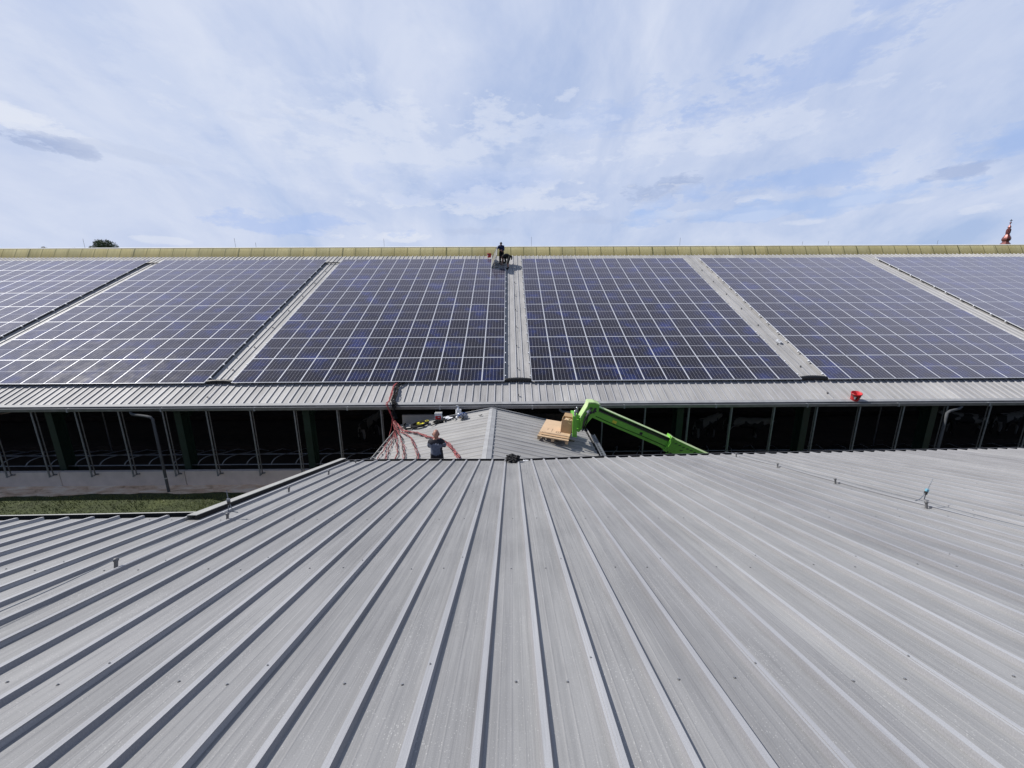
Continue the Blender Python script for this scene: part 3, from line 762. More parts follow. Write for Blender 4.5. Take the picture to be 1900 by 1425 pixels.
# ---- small things on the near eave
def crumple(name, label, cat, c, size, m, seed, sub=4, group=None):
    bm = bmesh.new(); bmesh.ops.create_icosphere(bm, subdivisions=sub, radius=1)
    rr = random.Random(seed); dirs = [V((rr.gauss(0, 1), rr.gauss(0, 1), rr.gauss(0, 1))).normalized() for _ in range(12)]
    for v in bm.verts:
        n = v.co.normalized(); k = 1.
        for i, dd in enumerate(dirs): k += .07*sin(n.dot(dd)*(7+i*1.7)+i)
        co = n*k; v.co = V((co.x*size[0], co.y*size[1], max(co.z, -.45)*size[2]))
    me = bpy.data.meshes.new(name); bm.to_mesh(me); bm.free(); me.materials.append(m)
    o = bpy.data.objects.new(name, me); COL.objects.link(o); o.location = c
    return tag(o, label, cat, group)
crumple('cloth', 'crumpled black cloth lying on the near eave above the centre rib', 'cloth', near_px(952, 855, 0)+NN*.05, (.17, .14, .10), M_CLOTH, 4)
mb = MB(); c = near_px(975, 855, -.03)
for i in range(5):
    a = c+NX*(-.06+.03*i); mb.face([a, a+NX*.035+NN*.01*(i % 2), a+NX*.03+NTt*.05+NN*.02, a+NTt*.06+NN*.012*((i+1) % 2)], M_WHITE)
mb.tube([c+NX*.07+NN*.02, c+NX*.10+NN*.03, c+NX*.13+NN*.02], .012, M_BLK, 6)
tag(mb.build('scrap', None, c), 'small white plastic scrap beside the black cloth on the near eave', 'scrap')

# ================================================================== CABLES
rc = random.Random(11)
def bundle(name, label, pts, n, rad, mats, spread, seed, group=None, twist=1.5):
    rr = random.Random(seed); mb = MB()
    P = [V(p) for p in pts]
    # catmull-rom resample
    fine = []
    for i in range(len(P)-1):
        p0 = P[max(i-1, 0)]; p1 = P[i]; p2 = P[i+1]; p3 = P[min(i+2, len(P)-1)]
        for k in range(7):
            u = k/7; fine.append(.5*((2*p1)+(p2-p0)*u+(2*p0-5*p1+4*p2-p3)*u*u+(3*p1-p0-3*p2+p3)*u**3))
    fine.append(P[-1])
    for j in range(n):
        f = rr.uniform(0, 6.28); w = rr.uniform(.6, 1.5)*twist; pp = []
        for i, q in enumerate(fine):
            t = (fine[min(i+1, len(fine)-1)]-fine[max(i-1, 0)]).normalized(); sd = t.cross(V((0, 0, 1)))
            sd = sd.normalized() if sd.length > .05 else V((1, 0, 0)); u2 = sd.cross(t)
            sp = spread*(1+.35*sin(i*.5+f))
            pp.append(q+sd*(sp*cos(f+i*.22*w))+u2*(abs(sp*.6*sin(f+i*.31*w)))+V((rr.uniform(-1, 1), rr.uniform(-1, 1), rr.uniform(0, 1)))*.006)
        mb.tube(pp, rad, mats[j % len(mats)], 6)
    return tag(mb.build(name, None, P[0]), label, 'cable', group)
e0 = V((atY(728, 757, gy-.2).x, gy-.24, EV.z-.02))
fr = lambda x, y: far_px(x, y, RH+.05)
k1 = atY(736, 779, 15.95)                      # where the drop meets the link eave corner
bundle('black_cable_bundle', 'bundle of black cables coming from under the array and over the gutter', [far(-4.62, .25, -.1), fr(739, 715), fr(735, 730), fr(730, 744), e0+V((.12, 0, .06)), atY(731, 768, 15.98), atY(735, 778, 15.9)], 12, .017, [M_BLK], .075, 5)
bundle('red_cable_bundle', 'red cables beside the black bundle running down over the gutter', [far(-4.92, .25, -.1), fr(731.5, 716), fr(726.5, 732), fr(722, 743), e0+V((-.20, 0, .06)), atY(725, 768, 15.98), atY(730, 783, 15.85), atY(733, 797, 15.6)], 5, .013, [M_RED], .035, 6)
ml_ = lambda x, y: midl(x, y, .03)
G = 'red cable bundles fanned over the link roof'
start = atY(732, 782, 15.85)
bundle('red_cable_bundle', 'thick red cable bundle sweeping right behind the standing man', [start, atY(738, 790, 15.6), ml_(748, 799), ml_(762, 802), ml_(780, 806), ml_(797, 812), ml_(815, 815), ml_(828, 822), ml_(838, 833), ml_(846, 842), ml_(851, 851)], 9, .010, [M_RED, M_RED2, M_RED2, M_BLK], .055, 21, G)
for i, (lab, pts) in enumerate((
    ('red cable bundle curving down just left of the man', [(740, 800), (752, 806), (763, 815), (769, 826), (773, 838), (776, 852), (777, 860)]),
    ('red cable bundle, third strand left of the man', [(737, 803), (743, 812), (747, 822), (749, 834), (749, 846), (749, 858)]),
    ('red cable bundle, fourth strand left of the man', [(735, 803), (736, 814), (737, 826), (736, 838), (735, 848), (734, 858)]),
    ('red cable bundle, fifth strand left of the man', [(733, 803), (730, 814), (726, 826), (720, 838), (716, 848), (713, 858)]),
    ('leftmost red cable bundle running beside the link roof gutter', [(731, 806), (724, 816), (715, 830), (708, 840), (703, 850), (700, 858)]))):
    bundle('red_cable_bundle', lab, [start, atY(735, 794, 15.5)]+[ml_(*p) for p in pts], (6, 5, 5, 4, 4)[i], .0085, [M_RED2, M_BLK, M_RED], .040, 30+i, G)
bundle('hanging_cable', 'single thin red cable hanging free in front of the dark barn opening', [atY(728, 778, 15.95), atY(726, 795, 15.9), atY(723, 808, 15.7), atY(722, 816, 15.4)], 2, .010, [M_RED], .012, 50)

# coil, boxes and bags on the far left of the link roof
def coil(name, label, c, Nn, r, n, rad, m, seed, tail=None):
    rr = random.Random(seed); X = V((0, 1, 0)); Y = Nn.cross(X).normalized(); mb = MB(); pp = []
    for i in range(n*22):
        a = 2*pi*i/22; q = r*(1+.10*sin(i*.13+seed)+.04*rr.uniform(-1, 1)); pp.append(c+X*(q*.95*cos(a))+Y*(q*sin(a))+Nn*(.03+.03*abs(sin(i*.05*n))))
    if tail: pp += tail
    mb.tube(pp, rad, m, 7); o = tag(mb.build(name, None, c), label, 'cable coil'); return o
c1 = midl(779, 789, .03)
co = coil('cable_coil', 'coiled black cable with a yellow plug reel near the link roof corner', c1, NL, .33, 8, .038, M_BLK, 3, [midl(762, 795, .05), midl(752, 796, .05), midl(749, 790, .05), midl(752, 786, .05)])
mb = MB(); yc = midl(781, 788, .06); mb.box(yc+NL*.04, (.30, .14, .07), M_YEL, Matrix.Rotation(-.35, 3, 'Z')); mb.lathe(yc+V((.22, .18, .10)), [(.07, 0), (.085, .012), (.07, .024), (.055, .012), (.07, 0)], M_YEL, 18)
mb.box(yc+NL*.08, (.10, .08, .02), M_BLK); mb.build('plug_reel', co, None)
coil('cable_loop', 'loose loop of black cable between the red and white carton and the bag', midl(834, 778, .03), NL, .24, 3, .02, M_BLK, 8, [midl(820, 782, .04), midl(806, 787, .04), midl(799, 790, .04)])
crumple('sheet_of_foil', 'white plastic film lying inside the loop of black cable', 'plastic film', midl(834, 776, .03), (.22, .17, .06), M_WHITE, 9)
crumple('black_tool_pile', 'small heap of black tools under the red and white carton', 'tools', midl(813, 783, .03), (.18, .16, .09), M_BLK, 12)
cb = midl(814, 779, .0)
bx = thing('carton', 'small white carton with red front standing on the link roof', 'box', cb)
mb = MB(); mb.box(cb+NL*.0+V((0, 0, .20)), (.29, .22, .24), M_WHITE); mb.box(cb+V((0, 0, .325)), (.26, .19, .006), M_TRIM); mb.build('body', bx)
mb = MB(); mb.box(cb+V((.0, -.112, .135)), (.24, .006, .15), M_REDP); mb.box(cb+V((.03, -.116, .15)), (.08, .004, .03), M_WHITE); mb.build('red_label', bx)
cb = midl(851, 771, .0)
bg = thing('plastic_bag', 'white plastic bag with a spray bottle standing by the gutter', 'bag', cb)
mb = MB(); pr = [(.10, 0), (.13, .05), (.12, .16), (.125, .24)]; mb.lathe(cb+V((0, 0, .03)), pr, M_WHITE, 9); mb.build('bag', bg)
mb = MB(); mb.lathe(cb+V((-.02, .03, .22)), [(.045, 0), (.045, .12), (.018, .16), (.018, .2), (.0001, .2)], M_WHITE, 12); mb.box(cb+V((-.05, .03, .42)), (.10, .03, .035), M_WHITE); mb.box(cb+V((-.06, .03, .37)), (.02, .03, .07), M_BLUE); mb.build('spray_bottle', bg)
cb = midl(858, 777, .0)
hb = thing('equipment_bag', 'rounded silver and blue equipment bag with dark strap beside the white bag', 'bag', cb)
o = crumple('shell', None, None, cb+V((0, 0, .12)), (.21, .16, .15), M_SILV, 2, 3); 
for q in list(o.keys()):
    if q in ('label', 'category'): del o[q]
o.parent = hb; o.matrix_parent_inverse = Matrix.Translation(hb.location).inverted()
mb = MB(); mb.tube([cb+V((-.2, -.05, .1)), cb+V((-.12, -.13, .2)), cb+V((0, -.12, .27)), cb+V((.12, -.06, .28)), cb+V((.2, .02, .18))], .022, M_BLUE, 8); mb.box(cb+V((.02, -.165, .12)), (.10, .02, .12), M_BLK); mb.box(cb+V((-.08, -.16, .10)), (.06, .03, .07), M_TAN); mb.build('strap', hb)
mb = MB(); cb = midl(891, 771, .02); mb.tube([cb, cb+V((.05, .02, .03)), cb+V((.08, -.03, .05)), cb+V((.03, -.05, .02)), cb+V((-.06, -.02, .01))], .012, M_BLK, 6)
tag(mb.build('tie_wire', None, cb), 'short curled black wire near the top of the link roof ridge', 'wire')

# ================================================================== BUCKETS
def bucket(label, c, up, s=1., turn=0):
    b_ = thing('bucket', label, 'bucket', c, 'red buckets')
    z = up.normalized(); x = z.orthogonal().normalized(); x = V((1, 0, 0))-z*z.x; x.normalize(); y = z.cross(x)
    M3 = Matrix((x, y, z)).transposed() @ Matrix.Rotation(turn, 3, 'Z')
    m2 = MB(); prof = [(.0001, 0), (.115, 0), (.12, .01), (.135, .13), (.150, .26), (.162, .262), (.162, .285), (.150, .29)]
    m2.lathe(c, [(a*s, d*s) for a, d in prof], M_REDP, 28, M3); m2.lathe(c, [(a*s, d*s) for a, d in [(.150, .29), (.143, .285), (.128, .13), (.112, .012), (.0001, .012)]], M_REDPI, 28, M3); m2.build('body', b_)
    m2 = MB(); q = [c+M3 @ V((.155*s*cos(a), -.155*s*sin(a)*.5-.03*s, (.26-.16*sin(a))*s)) for a in [pi*i/12 for i in range(13)]]; m2.tube(q, .005*s, M_STEEL, 6); m2.build('handle', b_)
    m2 = MB(); 
    for i in range(4):
        a0, a1 = -2.5+.16*i, -2.5+.16*(i+1); pp = [(.128, .08, a0), (.128, .08, a1), (.147, .20, a1), (.147, .20, a0)]
        m2.face([c+M3 @ V((r_*s*cos(a), r_*s*sin(a), zz*s)) for r_, zz, a in pp], M_WHITE if i in (0, 1) else M_BLK)
    m2.build('sticker', b_)
    return b_
p = far_px(1585, 742, RH)
bucket('red plastic bucket with sticker standing on the roof just above the gutter', p, V((-.10, -.28, .95)), 1.25)
p = far_px(908, 481, RH)
bucket('small red bucket near the ridge above the left centre array', p+TN*.13, V((0, -.1, 1)), 1.1)

# ================================================================== PALLET + BOX held by the telehandler
A_ = midr(997, 807.7, .16)                       # front left corner of the deck
_ph, _ta, plen, PD_ = .26745, .09333, 1.1426, 1.8926
ey = V((sin(_ph), cos(_ph), 0)); ex = V((cos(_ph)*cos(_ta), -sin(_ph)*cos(_ta), -sin(_ta))); zz = ex.cross(ey)
A_ = A_-zz*.146
Mp = Matrix((ex, ey, zz)).transposed()
PD = PD_
def pal(x, y, z): return A_+ex*x+ey*y+zz*z
pallet = thing('pallet', 'light wooden pallet on the right slope of the link roof', 'pallet', A_)
for x in (0.06, plen/2, plen-.06):
    m2 = MB()
    for y in (.06, PD/2, PD-.06): m3 = MB(); m3.box(pal(x, y, .06), (.10, .12, .09), M_WOOD, Mp); m3.build('block', pallet)
    m2 = MB(); m2.box(pal(x, PD/2, .007), (.10, PD, .018), M_WOOD, Mp); m2.build('runner', pallet)
for i in range(3):
    m2 = MB(); m2.box(pal(plen/2, .06+i*(PD-.12)/2, .115), (plen, .11, .02), M_WOOD, Mp); m2.build('stringer_board', pallet)
for i in range(9):
    m2 = MB(); m2.box(pal(plen/2, .055+i*(PD-.11)/8, .136), (plen, .13, .02), M_WOOD, Mp); m2.build('deck_board', pallet)
cs_ = thing('cardboard_sheet', 'flat beige cardboard lid with black print lying on the pallet', 'cardboard', pal(0, .3, .15))
m2 = MB(); m2.box(pal(plen/2, .36+(PD-.38)/2, .158), (plen-.02, PD-.38, .02), M_CARDL, Mp); m2.box(pal(plen/2, .25, .153), (plen-.04, .17, .01), M_CARD, Mp); m2.build('sheet', cs_)
m2 = MB()
def prt(x, y, w, d): m2.box(pal(x, y, .1705), (w, d, .002), M_PRINT, Mp)
prt(plen*.38, .72, .012, .34)
for i in range(4): prt(plen*.22+.03*(i % 2), .68+.06*i, .02, .03)
for i in range(18):
    a = 2*pi*i/18; prt(plen*.60+.085*cos(a), .60+.10*sin(a), .022, .022)
prt(plen*.60, .60, .05, .04); prt(plen*.5, .40, plen*.85, .008)
m2.build('print', cs_)
q1 = onplane(1040, 802, pal(0, 0, .168), zz); q2 = onplane(1059.6, 804.4, pal(0, 0, .168), zz); bw = (q2-q1).dot(ex); bd, bh = .44, .52; bo = q1+ex*(bw/2)+ey*(bd/2); cbx = thing('cardboard_box', 'tall open cardboard box filled with packing paper standing on the pallet', 'box', bo)
def bxp(x, y, z): return bo+ex*x+ey*y+zz*z
pass
m2 = MB()
for x, y, w, d in ((0, -bd/2, bw, .012), (0, bd/2, bw, .012), (-bw/2, 0, .012, bd-.02), (bw/2, 0, .012, bd-.02)): m2.box(bxp(x, y, bh/2), (w, d, bh), M_CARD, Mp)
m2.box(bxp(0, 0, .01), (bw-.03, bd-.03, .012), M_CARD, Mp); m2.build('box_walls', cbx)
m2 = MB(); m2.face([bxp(-bw/2, bd/2, bh), bxp(bw/2, bd/2, bh), bxp(bw/2-.03, bd/2+.12, bh+.10), bxp(-bw/2+.03, bd/2+.12, bh+.10)], M_CARD)
m2.build('flap', cbx)
pk = crumple('packing_paper', None, None, bxp(0, 0, bh-.12), (.185, .195, .10), M_PAPER, 5, 4); pk.parent = cbx; pk.matrix_parent_inverse = Matrix.Translation(cbx.location).inverted()
for q in list(pk.keys()):
    if q in ('label', 'category'): del pk[q]

# ================================================================== TELEHANDLER
TY = 13.75
th = thing('telehandler', 'lime green telehandler with boom raised over the alley holding the pallet forks', 'telehandler', (6.5, TY, 0))
def T(x, y, Y=TY): return atY(x, y, Y)
# boom
def beam(mbx, p, q, h, w, m, mtop=None):
    d = (q-p).normalized(); sd = V((0, 1, 0)); u = sd.cross(d); u = u if u.z > 0 else -u; u.normalize()
    sd = d.cross(u)
    vs = []
    for c in (p, q):
        for a, e in ((-1, -1), (1, -1), (1, 1), (-1, 1)): vs.append(c+sd*(a*w/2)+u*(e*h/2))
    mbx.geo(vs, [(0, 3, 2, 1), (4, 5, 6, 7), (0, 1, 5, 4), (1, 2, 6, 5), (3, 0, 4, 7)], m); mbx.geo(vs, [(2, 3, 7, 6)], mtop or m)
    return d, u, sd
pH = T(1106, 764, TY); pC = T(1238, 821, TY-.12); pE = T(1318, 857.5, TY-.20); pF = pC+(pE-pC)*3.2
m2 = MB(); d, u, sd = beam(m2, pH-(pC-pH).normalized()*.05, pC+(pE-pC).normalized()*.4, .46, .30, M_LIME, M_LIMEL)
m2.build('inner_boom', th)
m2 = MB()
yf = -.155
for o_, hh_ in ((.125, .018), (.09, .010)):
    a = pH+u*o_+V((0, yf, 0)); c = pC+u*o_+V((0, yf, 0)); m2.prism([a+u*hh_, c+u*hh_, c-u*hh_, a-u*hh_], (0, -.012, 0), M_STEELD)
for o_, r_ in ((.19, .016), (.155, .013), (-.13, .011)):
    qs = [pH+(pC-pH)*(i/8)+u*(o_-.012*sin(i*pi/4))+V((0, yf-.012, 0)) for i in range(9)]; m2.tube(qs, r_, M_BLK, 7)
m2.build('hose_guide', th)
for e, w_ in ((.25, .16), (.62, .10)):
    m2 = MB(); q = pH+(pC-pH)*e-u*.05+V((0, yf-.002, 0)); m2.prism([q-d*w_/2-u*.05, q+d*w_/2-u*.05, q+d*w_/2+u*.05, q-d*w_/2+u*.05], (0, -.003, 0), M_STEELD if e > .5 else M_YEL)
    m2.build('warning_label', th)
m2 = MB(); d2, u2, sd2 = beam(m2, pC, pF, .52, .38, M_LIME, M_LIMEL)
m2.build('outer_boom', th)
m2 = MB()
for e in (.5, .9, 1.25): m2.box(pC+d2*e+V((0, -.202, -.02)), (.11, .008, .03), M_STEELD)
for i in range(7):
    q = pC+d2*(.1+.16*i); m2.box(q+V((0, -.202, .14-.0*i)), (.10, .006, .03), M_STEELD, Matrix.Rotation(-atan2(-d2.z, d2.x), 3, 'Y') if False else None)
m2.build('decal_marks', th)
m2 = MB()
beam(m2, pC-d2*.06, pC+d2*.06, .60, .45, M_LIME, M_LIMEL)
m2.tube([pC-d2*.02+V((0, -.25, .33)), pC+V((0, -.30, .1)), pC-d2*.08+V((0, -.27, -.12)), pC-d2*.02+V((0, -.30, -.3)), pC-d2*.16+V((0, -.28, -.40))], .014, M_LIME, 6)
m2.tube([pC+d2*.02+V((0, -.27, -.3)), pC-d2*.05+V((0, -.29, -.36)), pC+d2*.1+V((0, -.27, -.42))], .012, M_STEELD, 6)
m2.build('boom_collar', th)
# head
m2 = MB()
hp = [(1090.8, 753), (1093, 747.5), (1104, 748), (1112.5, 751.5), (1111, 762), (1107.5, 771), (1098, 776), (1089, 786), (1083, 797), (1077.5, 794), (1077, 777)]
hw = .42
hpoly = [T(x, y, TY-hw/2) for x, y in hp]
m2.prism(hpoly, (0, .05, 0), M_LIME); m2.prism([p+V((0, hw-.05, 0)) for p in hpoly], (0, .05, 0), M_LIME)
tp = [T(x, y, TY-hw/2-.02) for x, y in ((1090, 753.5), (1092.2, 746.5), (1104, 746.8), (1114, 751), (1114, 752.5), (1104, 748.6), (1092.8, 748.3), (1090.8, 754.2))]
m2.prism(tp, (0, hw+.04, 0), M_LIMEL)
tp = [T(x, y, TY-hw/2-.01) for x, y in ((1090, 753.5), (1076.3, 776), (1077.6, 777), (1091, 754.5))]
m2.prism(tp, (0, hw+.02, 0), M_LIMEL)
m2.build('boom_head', th)
m2 = MB()
c = T(1103, 762, TY-.235); m2.prism([c+V((a*.07*cos(.9)+b_*.04, 0, b_*.10)) for a, b_ in ((-1, -1), (1, -1), (1, 1), (-1, 1))], (0, -.01, 0), M_STEELD)
for x, y, r_ in ((1095.5, 758, .035), (1098, 757, .025), (1105, 763, .03)):
    c = T(x, y, TY-.22); m2.tube([c, c+V((0, -.05, 0))], r_, M_STEELD, 10)
c = T(1092, 764, TY-.24); m2.box(c, (.16, .05, .12), M_STEEL, Matrix.Rotation(-.6, 3, 'Y')); m2.box(c+V((.08, 0, -.03)), (.10, .06, .10), M_STEELD, Matrix.Rotation(-.6, 3, 'Y')); m2.box(c+V((-.03, -.03, .0)), (.05, .02, .07), M_WHITE)
m2.build('valve_block', th)
m2 = MB(); m2.tube([T(1092, 768, TY-.25), T(1087, 775, TY-.27), T(1084, 782, TY-.25), T(1081, 795, TY-.2)], [.06, .055, .035, .03], M_STEELD, 9); m2.tube([T(1091, 770, TY-.3), T(1089, 782, TY-.31), T(1084, 793, TY-.28), T(1080, 800, TY-.2)], .02, M_BLK, 7); m2.build('tilt_cylinder', th)
# fork carriage
m2 = MB()
Yc = (A_+ey*.0).y
cp = [(1063.3, 772.5), (1070, 773.2), (1070.6, 812), (1062.2, 810.5)]
m2.prism([T(x, y, Yc+.12) for x, y in cp], (0, .07, 0), M_LIME)
Y2 = Yc+1.0
cp2 = [(1066, 770), (1073, 768), (1077, 780), (1080, 796), (1074, 802), (1068, 800)]
m2.prism([T(x, y, TY-.1) for x, y in cp2], (0, .16, 0), M_LIME)
for z_ in (.12, .48): 
    a = T(1067, 806, Yc+.16); m2.prism([a+V((0, 0, z_)), a+V((.12, 0, z_)), a+V((.12, 0, z_+.09)), a+V((0, 0, z_+.09))], (0, 1.15, 0), M_LIME)
a = T(1063.3, 772.5, Yc+.12); bb = T(1062.2, 810.5, Yc+.12)
m2.build('fork_carriage', th)
for x, y in ((1067, 766), (1070, 760)):
    p = T(x, y+5, TY-.2); m3 = MB(); m3.lathe(p, [(.04, 0), (.045, .06), (.03, .08), (.05, .12), (.03, .2), (.0001, .2)], M_STEEL, 10); m3.build('hose_coupling', th)
m3 = MB(); p = T(1068, 762, TY-.25); m3.tube([T(1066, 757, TY-.2), T(1070, 757, TY-.2), T(1073, 761, TY-.2), T(1072, 768, TY-.2)], .035, M_STEELD, 8); m3.build('hose', th)
for y_ in (.30, 1.15):
    m3 = MB(); m3.box(pal(plen/2+.15, y_, .055), (plen+.1, .11, .035), M_STEELD, Mp); m3.build('fork', th)
# chassis below in the alley (hidden by the near eave, seen only from the side)
m3 = MB(); b0 = pF; m3.box((b0.x-1.6, TY-.3, 1.0), (4.2, 1.7, .7), M_LIME); m3.build('chassis', th)
m3 = MB(); m3.box((b0.x-1.0, TY-.95, 1.75), (1.4, .75, .9), M_STEELD); m3.build('cab', th)
for sx in (-2.9, -.3):
    for sy in (-1.15, .55):
        m3 = MB(); m3.lathe((b0.x+sx, TY-.3+sy, .55), [(.3, -.17), (.52, -.17), (.55, -.12), (.55, .12), (.52, .17), (.3, .17)], M_BLK, 24, Matrix.Rotation(pi/2, 3, 'X')); m3.build('wheel', th)

# ================================================================== PEOPLE
def skin_mesh(nodes, edges, sub=2):
    """nodes: list of (pos, rx, ry); returns mesh grown with the Skin modifier"""
    me = bpy.data.meshes.new('tmp'); me.from_pydata([tuple(n[0]) for n in nodes], edges, [])
    o = bpy.data.objects.new('tmp', me); COL.objects.link(o)
    m = o.modifiers.new('s', 'SKIN'); sv = me.skin_vertices[0].data
    for i, n in enumerate(nodes):
        sv[i].radius = (n[1], n[2]); sv[i].use_root = (i == 0)
    s2 = o.modifiers.new('d', 'SUBSURF'); s2.levels = sub; s2.render_levels = sub
    dg = bpy.context.evaluated_depsgraph_get(); dg.update()
    out = bpy.data.meshes.new_from_object(o.evaluated_get(dg)); bpy.data.objects.remove(o); bpy.data.meshes.remove(me)
    return out
def mesh_into(mb, me, m, M=None):
    vs = [(M @ v.co if M is not None else v.co.copy()) for v in me.vertices]
    mb.geo(vs, [tuple(p.vertices) for p in me.polygons], m, True)
def head_mesh(mb, c, fwd, up, s=1., skin=M_SKIN, hair=None, mbh=None):
    """face, ears, nose: a shaped sphere; fwd = where the face looks"""
    f = fwd.normalized(); u = (up-f*up.dot(f)).normalized(); r = f.cross(u)
    n, m_ = 24, 18; vs = []
    def P(th_, ph_):
        x = sin(th_)*sin(ph_); y = sin(th_)*cos(ph_); z = cos(th_)
        X, Y, Z = .076*x, .096*y, .118*z
        if z < 0: X *= 1-.28*z*z; Y *= 1-.10*z*z; Y += .012*(-z)*(y > 0)
        if y > .0 and abs(x) < .28 and -.45 < z < .12: Y += .026*(1-abs(x)/.28)*(1-abs(z+.2)/.32 if abs(z+.2) < .32 else 0)
        if y > .5 and .2 < abs(x) < .5 and 0 < z < .28: Y -= .007
        if y > .6 and abs(x) < .35 and -.66 < z < -.56: Y += .006
        return c+(r*X+f*Y+u*Z)*s
    for i in range(m_+1):
        for k in range(n): vs.append(P(pi*i/m_, 2*pi*k/n))
    fs = [(i*n+k, i*n+(k+1) % n, (i+1)*n+(k+1) % n, (i+1)*n+k) for i in range(m_) for k in range(n)]
    mb.geo(vs, fs, skin, True)
    for e in (-1, 1):
        ec = c+(r*(.077*e)+f*-.006+u*-.005)*s
        mb.tube([ec+u*.03*s+f*.006*s, ec+u*.02*s-f*.012*s+r*.010*e*s, ec-u*.008*s-f*.012*s+r*.012*e*s, ec-u*.03*s+f*.002*s], [.006*s, .011*s, .009*s, .006*s], skin, 8)
        ey_ = c+(r*(.030*e)+f*.086+u*.014)*s; mb.lathe(ey_, [(.0001, -.008*s), (.010*s, 0), (.0001, .008*s)], M_EYE, 8)
    if hair and mbh is not None:
        vs2 = []; fs2 = []
        for i in range(0, 10):
            for k in range(n):
                p = P(pi*i/m_, 2*pi*k/n); vs2.append(c+(p-c)*1.06+u*.004*s)
        for i in range(0, 9):
            for k in range(n):
                a = 2*pi*(k+.5)/n
                if i >= 5 and cos(a) > .3: continue
                fs2.append((i*n+k, i*n+(k+1) % n, (i+1)*n+(k+1) % n, (i+1)*n+k))
        mbh.geo(vs2, fs2, hair, True)
def hand(mb, w, d, palm_n, side=1, curl=.5):
    """w wrist, d direction of the hand, palm_n palm normal"""
    d = d.normalized(); n = (palm_n-d*palm_n.dot(d)).normalized(); x = d.cross(n)*side
    def chain(nodes): mesh_into(mb, skin_mesh(nodes, [(i, i+1) for i in range(len(nodes)-1)], 1), M_SKIN)
    chain([(w-d*.03, .026, .022), (w+d*.02, .030, .018), (w+d*.06, .038, .016), (w+d*.088, .036, .014)])
    for i, (off, L) in enumerate(((-.030, .070), (-.010, .080), (.010, .076), (.029, .060))):
        p = w+d*.085+x*off; q = [(p-d*.02, .009, .009)]; dd = d.copy()
        for j, fr_ in enumerate((.45, .32, .23)):
            dd = (dd*cos(curl)+n*sin(curl)).normalized(); p = p+dd*(L*fr_); q.append((p.copy(), .0085-.001*j, .0085-.001*j))
        chain(q)
    p = w+d*.025-x*.03
    chain([(p, .012, .012), (p-x*.025+d*.025+n*.012, .010, .010), (p-x*.032+d*.052+n*.026, .009, .009)])
def person(label, loc, J, head, regions, hands, hair=None, skin=M_SKIN, hs=1., headmat=None):
    """J: dict name -> (pos, rx, ry); regions: list of (name, test(p, bone_hint), material, offset)"""
    names = list(J.keys()); idx = {k: i for i, k in enumerate(names)}
    E_ = [(a, b_) for a, b_ in SK if a in idx and b_ in idx]
    me = skin_mesh([(V(J[k][0]), J[k][1], J[k][2]) for k in names], [(idx[a], idx[b_]) for a, b_ in E_], 2)
    pts = [V(J[k][0]) for k in names]
    segs = [(idx[a], idx[b_]) for a, b_ in E_]
    def nearest(p):
        best = None
        for a, b_ in segs:
            A, B = pts[a], pts[b_]; ab = B-A; u = max(0, min(1, (p-A).dot(ab)/ab.length_squared)); dd = (p-A-ab*u).length
            if best is None or dd < best[0]: best = (dd, names[a], names[b_], u)
        return best[1:]
    L = V(loc)
    body = MB(); mesh_into(body, me, skin, Matrix.Translation(L))
    hm = MB()
    head_mesh(body, L+V(head[0]), V(head[1]), V(head[2]), hs, headmat or skin, hair, hm)
    for h_ in hands: hand(body, L+V(h_[0]), V(h_[1]), V(h_[2]), h_[3], h_[4])
    bo_ = body.build('person', None, L); tag(bo_, label, 'person')
    if hair: hm.build('hair', bo_)
    info = [nearest(p.center.copy()) for p in me.polygons]
    me.calc_loop_triangles() if hasattr(me, 'calc_loop_triangles') else None
    vn = [v.normal.copy() for v in me.vertices]
    for nm_, test, mt, off in regions:
        c_ = MB(); used_ = {}
        vs = []; fs = []
        mats_ = []
        for p, inf in zip(me.polygons, info):
            r_ = test(p.center, inf)
            if not r_: continue
            ids = []
            for vi in p.vertices:
                if vi not in used_:
                    used_[vi] = len(vs); v = me.vertices[vi]
                    wr = .006*sin(v.co.z*55+v.co.x*20)*sin(v.co.x*48+v.co.y*30)
                    vs.append(v.co+vn[vi]*(off+wr)+L)
                ids.append(used_[vi])
            fs.append((tuple(ids), r_ if not isinstance(r_, bool) else mt))
        if not fs: continue
        b0_ = len(c_.v); c_.v += [tuple(v) for v in vs]
        for ids, mm in fs: c_.f.append(list(ids)); c_.mi.append(c_.mid(mm)); c_.smooth.append(True); c_.uv.append(None)
        c_.build(nm_, bo_)
    return bo_
SK = [('pelvis', 'waist'), ('waist', 'chest'), ('chest', 'upper'), ('upper', 'neck'), ('neck', 'skull'),
      ('upper', 'shl'), ('shl', 'ell'), ('ell', 'wrl'), ('upper', 'shr'), ('shr', 'elr'), ('elr', 'wrr'),
      ('pelvis', 'hipl'), ('hipl', 'knl'), ('knl', 'anl'), ('anl', 'tol'), ('pelvis', 'hipr'), ('hipr', 'knr'), ('knr', 'anr'), ('anr', 'tor')]
TOP = {'waist', 'chest', 'upper', 'neck', 'shl', 'shr', 'ell', 'elr', 'wrl', 'wrr'}
def legs_only(inf): return inf[0].startswith(('hip', 'kn')) or inf[1].startswith(('hip', 'kn'))
